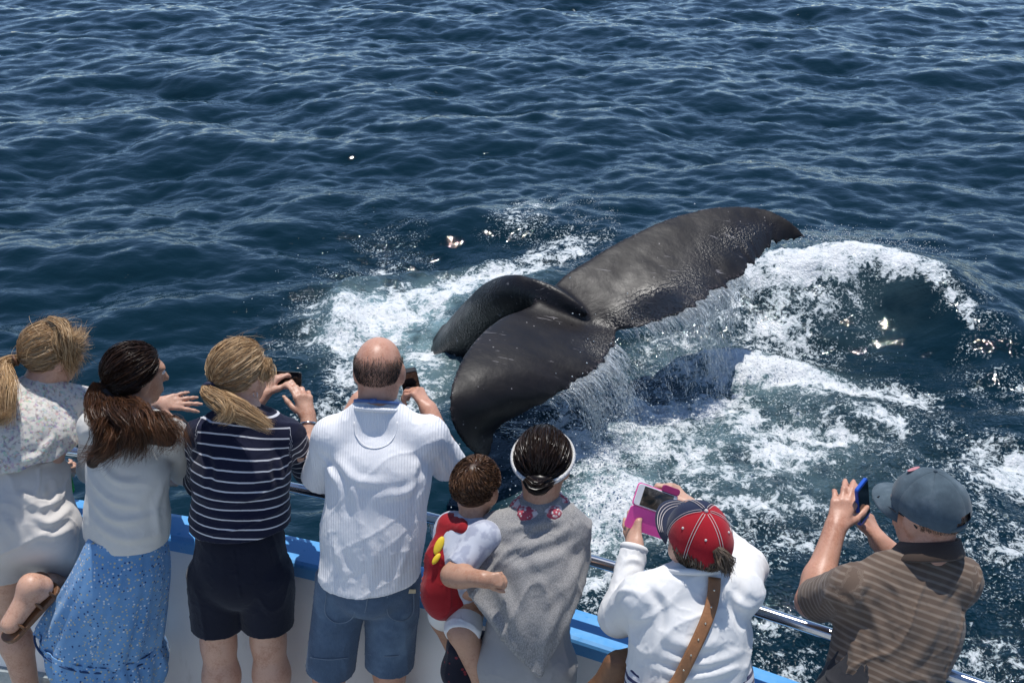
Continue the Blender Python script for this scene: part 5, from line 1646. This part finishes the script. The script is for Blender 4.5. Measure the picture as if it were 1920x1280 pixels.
sg = [rc(sc_c + p5.lat * a_ * .065 - p5.fwd * b_ * .062 + p5.axis * (.01 - .02 * b_), sc_c + p5.lat * a2 * .065 - p5.fwd * b2 * .062 + p5.axis * (.01 - .02 * b2), .024, .024) for (a_, b_, a2, b2) in ((-1, .0, -.6, .8), (-.6, .8, .6, .8), (.6, .8, 1, 0), (1, 0, .6, -.8), (.6, -.8, -.6, -.8), (-.6, -.8, -1, 0))]
v, f = sdf_mesh([G(sg, .03)], .005)
mesh_obj("scarf", wrinkle(v, f, .007, 18, (1, 0, 0)), f, scarf_m, p5.root)
black_hair = hair_mat("black_hair", (.006, .004, .004), (.016, .010, .008), (.05, .03, .022), .32)
tie_d = A(0, -.80, -.60)
bun = scalp(J['head'], p5.hf, np.array([tie_d]), .97, .018)[0]
v, f = sdf_mesh([G([el(bun, (p5.hf[2], p5.hf[0], p5.hf[1]), A(.042, .024, .028))], .01)], .005)
hair_object(p5.root, black_hair, [hair_base(p5, .008, shade=.1), pulled_hair(p5, tie_d, 2000, 23, .011, .006, .62, r0=.0013), (v, f, np.full(len(v), .1))] +
            [strand_mesh(lock_paths([bun + A(-.04, 0, .01), bun + A(-.01, -.026, -.006), bun + A(.04, -.002, .006)], 340, 10, [.014, .022, .014], .006, 3, tail=.1), .0016, .5, 2)])
lace = M("white_lace"); _o = lace.obj()
lace.set(Base__Color=lace.ramp(lace.node("ShaderNodeTexVoronoi", Vector=_o, Scale=240.0).outputs["Distance"], [(.3, (.78, .77, .74)), (.6, (.48, .47, .46))]), Roughness=.9, Normal=lace.bump(lace.noise(_o, 300, 3), .6, .003))
n_ = N(A(0, -.66, .72)); a1 = A(1, 0, 0); a2 = np.cross(n_, a1)
v, f = [], []
for i in range(60):
    th = 2 * np.pi * i / 60
    for w_, of in ((-.13, .021), (0, .027), (.13, .021), (0, .015)):
        dd = math.cos(th) * a1 + math.sin(th) * a2 + n_ * (w_ + .02)
        v.append(scalp(J['head'], p5.hf, np.array([dd]), .97, of)[0])
for i in range(60):
    for k in range(4):
        f.append((i * 4 + k, i * 4 + (k + 1) % 4, ((i + 1) % 60) * 4 + (k + 1) % 4, ((i + 1) % 60) * 4 + k))
mesh_obj("headband", v, f, lace.m, p5.root)

# ---- toddler on the hip
J = dict(head=P(893, 912, 2.66), neck=P(886, 972, 2.60), shL=P(846, 990, 2.62), shR=P(912, 1005, 2.53), chest=P(868, 1035, 2.57), pel=P(852, 1118, 2.56),
         elL=P(838, 1040, 2.70), wrL=P(860, 1020, 2.80), elR=P(848, 1078, 2.44), wrR=P(905, 1085, 2.375), hipL=P(838, 1135, 2.60), hipR=P(876, 1140, 2.52), knL=P(832, 1160, 2.72), knR=P(868, 1182, 2.44))
J['anL'] = J['knL'] + A(.05, -.03, -.15); J['anR'] = P(905, 1275, 2.40)
tod = Person(J['pel'] + A(0, 0, -.08), "brown haired toddler in a red cape carried on the hip of the shawled person", SK2, J)
tod.nk = .7
tod.head((.45, .8, -.22), .86)
hr, _ = hand_prims(J['wrR'], P(935, 1087, 2.37) - J['wrR'], A(.1, -.8, .6), 1, (62, 64, 66, 68), thumb=(30, 40), s=.62, bend2=1.3)
hl, _ = hand_prims(J['wrL'], A(.3, .8, .1), A(0, -.3, 1), 1, (40, 40, 40, 40), s=.6)
tod.body([G([rc(J['pel'], J['chest'], .085, .085, tod.lat, .8), rc(J['chest'], J['neck'] - tod.axis * .03, .085, .05), rc(J['shL'], J['shR'], .036, .036)], .04),
          G(tod.arm('L', .034, .030, .022) + tod.arm('R', .035, .032, .024), .02), G(hr, .007), G(hl, .007),
          G([rc(J['hipL'], J['knL'], .058, .044), rc(J['knL'], J['anL'], .044, .030), rc(J['hipR'], J['knR'], .060, .048), rc(J['knR'], J['anR'], .047, .032), rc(J['anR'], J['anR'] + A(.02, .05, -.05), .028, .022), rc(J['anL'], J['anL'] + A(.01, .06, -.03), .028, .022)], .02)], .005)
def teec(m, o):
    return m.mix(m.smooth(m.noise(o, 26, 3), .46, .60), (.52, .54, .60), (.36, .38, .46))
tod_tee = cloth("pale_grey_tee", (.5, .5, .55), color=teec)
tod.cloth("tshirt", [G([rc(J['pel'] + tod.axis * .02, J['chest'], .092, .092, tod.lat, .82), rc(J['chest'], J['neck'] - tod.axis * .03, .092, .052), rc(J['shL'], J['shR'], .043, .043)], .04, [(J['pel'], -tod.axis)]),
        G([rc(J['shR'], J['elR'], .040, .043)], .02, [(J['shR'] + (J['elR'] - J['shR']) * .82, N(J['elR'] - J['shR']))]), G([rc(J['shL'], J['elL'], .046, .05)], .02, [(J['shL'] + (J['elL'] - J['shL']) * .8, N(J['elL'] - J['shL']))])], tod_tee, vox=.005, wr=[dict(amp=.006, freq=12, seed=31)])
red_m = cloth("red_satin", (.30, .010, .016), rough=.7)
cape = tod.cloth("red_cape", [G([rc(P(842, 985, 2.60), P(836, 1045, 2.54), .034, .060, A(.8, .5, 0), .7), rc(P(836, 1045, 2.54), P(828, 1112, 2.50), .060, .062, A(.8, .5, 0), .7), rc(P(828, 1100, 2.50), P(834, 1134, 2.50), .058, .048, A(.8, .5, 0), .7), rc(P(842, 985, 2.60), P(868, 990, 2.55), .030, .022), rc(P(834, 1120, 2.52), P(862, 1124, 2.53), .056, .054)], .03)], red_m, vox=.005, wr=[dict(amp=.018, freq=9, stretch=(0, .2, 1), seed=33), dict(amp=.005, freq=22, seed=34)])
yel = simple("yellow_print", (.72, .50, .02), .6)
for (px_, py_, w_, h_, rot) in ((823, 1022, .030, .013, 1.1), (818, 1047, .020, .009, .9)):
    # printed patches lying on the cape: found by walking the ray to the cape's surface
    cv = np.array([vv_.co for vv_ in cape.data.vertices]) + root_loc(cape.parent)
    d_ = ray(px_, py_); d_ = d_ / np.linalg.norm(d_)
    q_ = cv - A(0, 0, CAM_Z); t_ = q_ @ d_; off = np.linalg.norm(q_ - t_[:, None] * d_, axis=1)
    near_ = off < .012
    t0 = t_[near_].min() if near_.any() else t_[off.argmin()]
    c_ = A(0, 0, CAM_Z) + d_ * (t0 - .001)
    a1 = N(np.cross(d_, A(0, 0, 1))); a2 = N(np.cross(a1, d_))
    MB().ball(c_, (w_, h_, .006), (a1 * math.cos(rot) + a2 * math.sin(rot), -a1 * math.sin(rot) + a2 * math.cos(rot), d_), 14, 8).build("yellow_patch", yel, cape)
white_cot = cloth("white_cotton", (.74, .73, .71))
tod.cloth("white_shorts", [G([rc(J['hipR'] * .5 + J['knR'] * .5, J['knR'], .056, .058)], .03, [(J['knR'] + N(J['knR'] - J['hipR']) * .02, N(J['knR'] - J['hipR']))]), G([rc(J['hipL'], J['knL'], .062, .058)], .03, [(J['hipL'] * .4 + J['knL'] * .6, N(J['knL'] - J['hipL']))])], white_cot, vox=.005, wr=[dict(amp=.012, freq=12, seed=35)])
tod_hair = hair_mat("toddler_brown_hair", (.030, .013, .008), (.085, .040, .020), (.20, .105, .055), .38)
rg_ = np.random.RandomState(6)
d = rg_.normal(size=(9000, 3)); d /= np.linalg.norm(d, axis=1)[:, None]
d = d[(d[:, 2] > -.52 + .62 * np.maximum(0, d[:, 1])) & ~((np.abs(d[:, 0]) > .8) & (d[:, 2] < -.1) & (d[:, 1] > -.2))][:5200]
cw = N(A(.1, -.45, .9))
away = d - cw[None] * (d @ cw)[:, None]; away /= np.linalg.norm(away, axis=1)[:, None] + 1e-6
swirl = np.cross(cw[None], away)
d2 = d + away * .42 + swirl * .14 + rg_.normal(0, .035, d.shape)
pth = slerp_paths(d, d2, 6)
oo = np.array([.001, .005, .007, .0075, .006, .004])[None] + rg_.rand(len(d))[:, None] * .003
hair_object(tod.root, tod_hair, [(lambda b_: (b_[0], b_[1], np.full(len(b_[0]), .12)))(hair_base(tod, .002, shade=.12, vox=.005)), strand_mesh(scalp(J['head'], tod.hf, pth, .86, oo), .0016, .3, 3)])
# dark printed bag hanging at the hip below the toddler
def bagc(m, o):
    w = m.node("ShaderNodeTexVoronoi", _feature='F1', Vector=o, Scale=38.0)
    return m.mix(m.math('SUBTRACT', 1.0, m.smooth(w.outputs["Distance"], .14, .24)), (.012, .013, .025), (.22, .03, .04))
bag_m = cloth("dark_print_cloth", (.02, .02, .03), color=bagc)
b0 = P(885, 1232, 2.56)
bag = empty("shoulder_bag", b0 - A(0, 0, .12), "dark printed cloth bag hanging beside the shawled person", "bag")
v, f = sdf_mesh([G([rc(b0 + A(-.035, 0, .05), b0 + A(-.04, 0, -.06), .05, .055), rc(b0 + A(.04, 0, .05), b0 + A(.045, 0, -.08), .05, .055), rc(b0 + A(-.04, 0, -.06), b0 + A(.045, 0, -.08), .055, .055)], .05)], .006)
mesh_obj("pouch", wrinkle(v, f, .010, 9, (0, 0, 1)), f, bag_m, bag)
MB().tube(spline([b0 + A(-.04, .0, .07), b0 + A(-.01, .03, .14), b0 + A(.04, .05, .2), b0 + A(.09, .06, .26)], 16), .010, 6, flat=.4).build("strap", bag_m, bag)

# ---- person in a white sweatshirt and red cap, phone in a pink case
scr = M("phone_picture"); _o = scr.pos()
scr.set(Base__Color=scr.ramp(scr.noise(scr.map(_o, (14, 14, 30)), 1.6, 4, .6, .6), [(.35, (.012, .016, .018)), (.52, (.05, .042, .034)), (.68, (.16, .145, .125))]), Roughness=.12)
J = dict(head=P(1306, 1012, 2.33), neck=P(1300, 1082, 2.285), shL=P(1205, 1118, 2.26), shR=P(1385, 1108, 2.27), chest=P(1292, 1190, 2.23), pel=P(1290, 1335, 2.16),
         elL=P(1160, 1155, 2.36), wrL=P(1190, 1022, 2.52), elR=P(1398, 1062, 2.52), wrR=P(1292, 948, 2.66), hipL=P(1245, 1350, 2.15), hipR=P(1335, 1350, 2.15))
J['knL'] = J['hipL'] + A(0, .02, -.38); J['knR'] = J['hipR'] + A(0, .02, -.38)
legs_base(J, (0, -.06), (0, -.06))
p6 = Person(deck_at(.45), "person in white sweatshirt and red baseball cap holding up a pink cased phone", SK1, J)
p6.head((-.36, .90, .12), .97)
ph_c = P(1226, 965, 2.66)
hl, _ = hand_prims(J['wrL'], P(1186, 966, 2.60) - J['wrL'], A(-.75, -.6, .2), -1, (22, 26, 30, 34), (6, 1, -4, -9), thumb=(32, 12), s=.95)
hr, _ = hand_prims(J['wrR'], P(1266, 918, 2.70) - J['wrR'], A(.7, -.1, .75), -1, (45, 50, 55, 58), thumb=(30, 30), s=.95)
p6.body([G(p6.torso(.15, .15, .155), .04), G(p6.arm('L', .048, .038, .027) + p6.arm('R', .048, .038, .027), .03), G(hr, .008), G(hl, .008), G(p6.leg('L', .095) + p6.leg('R', .095) + p6.foot('L', shoe=shoe_mat) + p6.foot('R', shoe=shoe_mat), .03)])
white_fleece = cloth("white_fleece", (.78, .775, .76))
wst = J['pel'] * .5 + J['chest'] * .5
def cuffed(J, sd_, r0, r1, r2):
    a, e, w = J['sh' + sd_], J['el' + sd_], J['wr' + sd_]
    return G([rc(a, e, r0, r1), rc(e, w, r1 * .95, r2)], .03, [(w - (w - e) * .04, N(w - e))])
p6.cloth("white_sweatshirt", [G(top_prims(p6, .166, .164, .160, .84, .060, -.03, .0, .056), .045, [(J['pel'] + p6.axis * .08, -p6.axis + p6.lat * .22)]),
        cuffed(J, 'L', .062, .058, .038), cuffed(J, 'R', .064, .062, .040)], white_fleece, k2=.03, folds=[([(1210, 1095), (1240, 1140), (1235, 1200)], -.014, .012), ([(1390, 1080), (1375, 1130), (1395, 1190)], -.012, .014), ([(1235, 1230), (1300, 1245), (1390, 1225)], .014, .014), ([(1225, 1250), (1290, 1268), (1380, 1255)], .014, .012), ([(1240, 1190), (1290, 1210), (1350, 1205)], .010, .016), ([(1150, 1120), (1170, 1105), (1195, 1110)], .012, .009), ([(1155, 1085), (1175, 1075), (1200, 1080)], .011, .009), ([(1165, 1055), (1185, 1048), (1205, 1054)], .010, .008), ([(1360, 1100), (1385, 1130), (1410, 1140)], .014, .012)], wr=[dict(amp=.018, freq=5.0, stretch=(1, .1, .2), seed=41), dict(amp=.007, freq=9, stretch=(.4, .1, 1), seed=43), dict(amp=.006, freq=18, seed=42)])
for sd_ in 'LR':
    ring(p6.root, "cuff", J['wr' + sd_] * .955 + J['el' + sd_] * .045, J['wr' + sd_] - J['el' + sd_], .035, .010, white_fleece)
ring(p6.root, "neckband", J['neck'] + p6.axis * .022 - p6.fwd * .004, p6.axis + p6.fwd * .35, .070, .010, white_fleece)
strtee = striped("navy_white_tee", (.66, .66, .70), (.03, .035, .11), .026, .011)
p6.cloth("striped_tshirt", [G([rc(J['pel'] + p6.axis * .10, J['pel'] - p6.axis * .06, .186, .19, p6.lat, .78)], .03, [(J['pel'] - p6.axis * .06, -p6.axis)])], strtee, wr=[dict(amp=.008, freq=7, seed=45)], attrs=stripe_coord(p6, ()))
dark_trs = cloth("dark_trousers", (.035, .035, .04))
shorts(p6, "dark_trousers", dark_trs, 1.0, 1.0, .18, .115, .09)
for sd_ in 'LR':
    v, f = sdf_mesh([G([rc(J['kn' + sd_], J['an' + sd_], .09, .07)], .02, [(J['an' + sd_], A(0, 0, -1))])], .008)
    mesh_obj("trouser_leg", v, f, dark_trs, p6.root)
red_cap = cloth("red_cotton", (.36, .012, .022)); navy_cap = cloth("navy_cotton", (.018, .024, .055)); thread = simple("white_thread", (.62, .55, .52), .8)
brim6 = cloth("navy_brim", (.022, .028, .055))
cap(p6, [navy_cap, red_cap, red_cap, red_cap, red_cap, navy_cap], brim6, -4, 1.0, thread, thread, 4, eyelet=thread)
grey_brown = hair_mat("grey_brown_hair", (.05, .033, .022), (.12, .085, .06), (.26, .20, .15), .5)
rg_ = np.random.RandomState(16)
d = rg_.normal(size=(9000, 3)); d /= np.linalg.norm(d, axis=1)[:, None]
d = d[(d[:, 2] > -.62) & (d[:, 2] < .15) & (d[:, 1] < .15)][:2600]
pth = slerp_paths(d, d + A(.03, -.03, -.26)[None] + rg_.normal(0, .06, d.shape), 7)
oo = np.array([.001, .004, .006, .007, .007, .006, .004])[None] + rg_.rand(len(d))[:, None] * .004
tuft = scalp(J['head'], p6.hf, np.array([A(.05, -.98, .12)]), .97, .016)[0]
hair_object(p6.root, grey_brown, [strand_mesh(scalp(J['head'], p6.hf, pth, .97, oo), .0015, .3, 3), strand_mesh(lock_paths([tuft + A(-.02, .01, .03), tuft + A(0, -.014, .01), tuft + A(.015, -.014, -.04)], 300, 10, [.014, .02, .02], .012, 8), .0015, .3, 4)])
# cross-body bag: studded tan strap down the back
st_px = [(1340, 1082), (1338, 1120), (1326, 1160), (1306, 1205), (1284, 1250), (1262, 1290), (1225, 1330), (1180, 1345)]
bag6 = empty("crossbody_bag", P(1165, 1262, 2.24) - A(0, 0, .15), "brown leather crossbody bag on a studded strap over the white sweatshirt", "bag")
swv = None
for ch_ in p6.root.children:
    if ch_.name.startswith("white_sweatshirt"):
        swv = np.array([vv_.co for vv_ in ch_.data.vertices]) + root_loc(p6.root)
sp6 = spline([on_cloth(a_, b_, swv, .009) for a_, b_ in st_px[:6]] + [P(1226, 1312, 2.02), P(1192, 1306, 2.10), P(1176, 1285, 2.20), P(1166, 1262, 2.25)], 60)
for _ in range(10): sp6[1:-1] = .5 * sp6[1:-1] + .25 * (sp6[2:] + sp6[:-2])
MB().tube(sp6, .0185, 10, flat=.18, ref=A(.1, -.8, .6)).build("strap", leather, bag6)
for i in range(3, 50, 4):
    MB().ball(sp6[i] + A(.0, -.0025, .002), .0034, None, 8, 6).build("stud", brass, bag6)
b0 = P(1165, 1268, 2.24)
v, f = sdf_mesh([G([rc(b0 + A(-.02, .0, .05), b0 + A(-.06, .0, -.10), .035, .05), rc(b0 + A(.04, .02, .03), b0 + A(.05, .02, -.12), .05, .05), rc(b0 + A(-.06, 0, -.1), b0 + A(.05, .02, -.12), .05, .05)], .05)], .006)
mesh_obj("pouch", wrinkle(v, f, .005, 10), f, dark_leather, bag6)
# pink folio case lying open below the phone
pink = simple("pink_case", (.90, .10, .42), .45, 0, .06, 20); magenta = simple("magenta_flap", (.28, .018, .11), .5, 0, .1); white_bezel = simple("white_bezel", (.74, .74, .76), .25)
lx = N(P(1290, 950, 2.66) - P(1205, 920, 2.66)); nrm_ = N(A(.05, -.82, .55)); sx_ = N(np.cross(nrm_, lx))
ph = empty("phone", P(1230, 936, 2.60) - nrm_ * .004, "white phone in an open bright pink folding case", "phone")
pc = P(1229, 937, 2.60)
MB().rbox(pc, (lx, sx_, nrm_), (.066, .0335, .0042), .0015, .009).build("body", white_bezel, ph, smooth=False)
MB().rbox(pc + nrm_ * .0047 + lx * .004, (lx, sx_, nrm_), (.050, .0300, .0005), 0, .002).build("screen", scr.m, ph, smooth=False)
MB().rbox(pc - nrm_ * .0062, (lx, sx_, nrm_), (.069, .0365, .0018), .0006, .010).build("case_back", pink, ph, smooth=False)
fl_dir = N(-sx_ - nrm_ * .25) if sx_[2] > 0 else N(sx_ - nrm_ * .25)
fc_ = pc - nrm_ * .004 + (-sx_ if sx_[2] > 0 else sx_) * .037
MB().rbox(fc_ + fl_dir * .036, (lx, fl_dir, np.cross(lx, fl_dir)), (.069, .036, .0022), .0008, .010).build("case_flap", pink, ph, smooth=False)
MB().rbox(pc + lx * .038 + (sx_ if sx_[2] > 0 else -sx_) * .044 + nrm_ * .002, (lx, sx_, nrm_), (.030, .011, .006), .002, .009).build("clasp_flap", magenta, ph, smooth=False)

# ---- person in a brown striped polo and slate cap, blue cased phone
J = dict(head=P(1738, 958, 2.34), neck=P(1732, 1042, 2.295), shL=P(1592, 1105, 2.23), shR=P(1795, 1088, 2.27), chest=P(1690, 1170, 2.22), pel=P(1632, 1325, 2.1),
         elL=P(1522, 1128, 2.36), wrL=P(1566, 990, 2.53), elR=P(1760, 1120, 2.5), wrR=P(1648, 1015, 2.58), hipL=P(1585, 1340, 2.09), hipR=P(1680, 1340, 2.09))
J['knL'] = J['hipL'] + A(0, -.03, -.42); J['knR'] = J['hipR'] + A(0, -.03, -.42)
legs_base(J, (0, -.06), (0, -.06))
p7 = Person(deck_at(1.05), "person in brown striped polo shirt and slate blue cap photographing the tail", SK3, J)
p7.nk = 1.15
p7.head((-.50, .80, -.16), 1.0)
hl, _ = hand_prims(J['wrL'], P(1588, 928, 2.60) - J['wrL'], A(-.25, -.85, .4), 1, (16, 20, 18, 30), (4, 1, -3, -8), thumb=(38, 25), s=1.05)
hr, _ = hand_prims(J['wrR'], P(1622, 962, 2.64) - J['wrR'], A(.75, -.45, .4), -1, (30, 36, 40, 44), thumb=(28, 15), s=1.05)
p7.body([G(p7.torso(.14, .14, .165), .04), G(p7.arm('L', .053, .043, .031) + p7.arm('R', .053, .043, .031), .03), G(hr, .008), G(hl, .008), G(p7.leg('L') + p7.leg('R') + p7.foot('L', shoe=shoe_mat) + p7.foot('R', shoe=shoe_mat), .03)])
polo = striped("brown_striped_pique", (.125, .088, .066), (.21, .165, .13), .0195, .0066, .5)
wst = J['pel'] * .5 + J['chest'] * .5
p7.cloth("polo_shirt", [G(top_prims(p7, .152, .152, .166, .78, .060, .08, .022, .05), .045, [(J['pel'] - p7.axis * .1, -p7.axis)]),
        G([rc(J['shL'], J['elL'], .066, .066)], .03, [(J['shL'] + (J['elL'] - J['shL']) * .86, N(J['elL'] - J['shL']))]), G([rc(J['shR'], J['elR'], .066, .066)], .03, [(J['shR'] + (J['elR'] - J['shR']) * .9, N(J['elR'] - J['shR']))])], polo, k2=.03,
        folds=[([(1640, 1090), (1622, 1130), (1620, 1185)], -.012, .012), ([(1600, 1120), (1640, 1160), (1660, 1230)], .012, .013), ([(1660, 1085), (1685, 1110), (1690, 1140)], .010, .010), ([(1800, 1080), (1780, 1110), (1765, 1130)], .010, .010), ([(1585, 1180), (1600, 1220), (1595, 1270)], .012, .012), ([(1760, 1160), (1740, 1210), (1700, 1260)], .010, .016), ([(1540, 1110), (1580, 1130), (1625, 1165)], .012, .012)], wr=[dict(amp=.022, freq=5.5, stretch=(.5, .1, 1), seed=51), dict(amp=.006, freq=17, seed=52)], attrs=stripe_coord(p7))
collar_m = cloth("brown_collar", (.075, .052, .04))
sc_c = J['neck'] + p7.axis * .020 - p7.fwd * .004
v, f = [], []
for i in range(41):
    th = math.radians(-90 - 150 + 300 * i / 40)
    out = p7.lat * math.cos(th) + p7.fwd * math.sin(th)
    for (r_, z_) in ((.068, -.03), (.070, .026), (.077, .030), (.104, -.016), (.100, -.022), (.078, .016)):
        v.append(sc_c + out * r_ + p7.axis * (z_ + .012 * math.cos(th + math.pi / 2)) )
for i in range(40):
    for k in range(6):
        f.append((i * 6 + k, i * 6 + (k + 1) % 6, (i + 1) * 6 + (k + 1) % 6, (i + 1) * 6 + k))
mesh_obj("collar", v, f, collar_m, p7.root)
shorts(p7, "dark_trousers", dark_trs, 1.0, 1.0, .165, .108, .09)
for sd_ in 'LR':
    v, f = sdf_mesh([G([rc(J['kn' + sd_], J['an' + sd_], .09, .07)], .02, [(J['an' + sd_], A(0, 0, -1))])], .008)
    mesh_obj("trouser_leg", v, f, dark_trs, p7.root)
def fadec(m, o):
    return m.ramp(m.noise(o, 16, 5, .65), [(.3, (.055, .08, .10)), (.55, (.085, .12, .145)), (.75, (.15, .19, .22))])
slate = cloth("slate_cotton", (.07, .1, .12), color=fadec)
c7, pt7, e7 = cap(p7, [slate], slate, -3, 1.02, None, slate, 6)
pinkish = simple('faded_pink_print', (.50, .22, .24), .9, 0, .4, 90)
q7 = pt7(-.12, .95, .001)
n7 = N(q7 - J['head'])
MB().ball(q7, (.024, .012, .003), (p7.hf[2], np.cross(n7, p7.hf[2]), n7), 12, 6).build('emblem', pinkish, c7)
rg_ = np.random.RandomState(26)
d = rg_.normal(size=(9000, 3)); d /= np.linalg.norm(d, axis=1)[:, None]
d = d[(d[:, 2] > -.5) & (d[:, 2] < .05) & (d[:, 1] < .1)][:1500]
pth = slerp_paths(d, d + A(0, -.03, -.08)[None] + rg_.normal(0, .03, d.shape), 4)
hair_object(p7.root, grey_brown, [strand_mesh(scalp(J['head'], p7.hf, pth, 1.0, np.array([-.001, .001, .002, .003])[None] + np.zeros((len(d), 4))), .0010, .5, 3)])
f_, u_, r_ = p7.hf
gl = MB()
for sg_ in (-1, 1):
    gl.tube([J['head'] + f_ * .10 + u_ * .012 + r_ * sg_ * .066, J['head'] + f_ * .05 + u_ * .012 + r_ * sg_ * .079, J['head'] - f_ * .012 + u_ * .006 + r_ * sg_ * .081, J['head'] - f_ * .03 - u_ * .012 + r_ * sg_ * .080], .0028, 6)
gl.tube([J['head'] + f_ * .118 + u_ * .018 + r_ * x_ for x_ in (-.062, -.02, .02, .062)], .003, 6)
g_ = gl.build("sunglasses", black_plastic, p7.root)
for sg_ in (-1, 1):
    MB().ball(J['head'] + f_ * .110 + u_ * .004 + r_ * sg_ * .036, (.028, .004, .019), (r_, f_, u_), 12, 8).build("lens", dark_glass, g_)
blue_case = simple("blue_case", (.015, .09, .48), .35, 0, .08)
l7 = N(P(1606, 975, 2.66) - P(1600, 905, 2.66)); s7 = N(A(.55, .70, .35) - l7 * np.dot(A(.55, .70, .35), l7))
phone("phone", P(1617, 940, 2.60), l7, s7, (.070, .036, .0055), blue_case, "phone in a blue case held by the slate capped person")
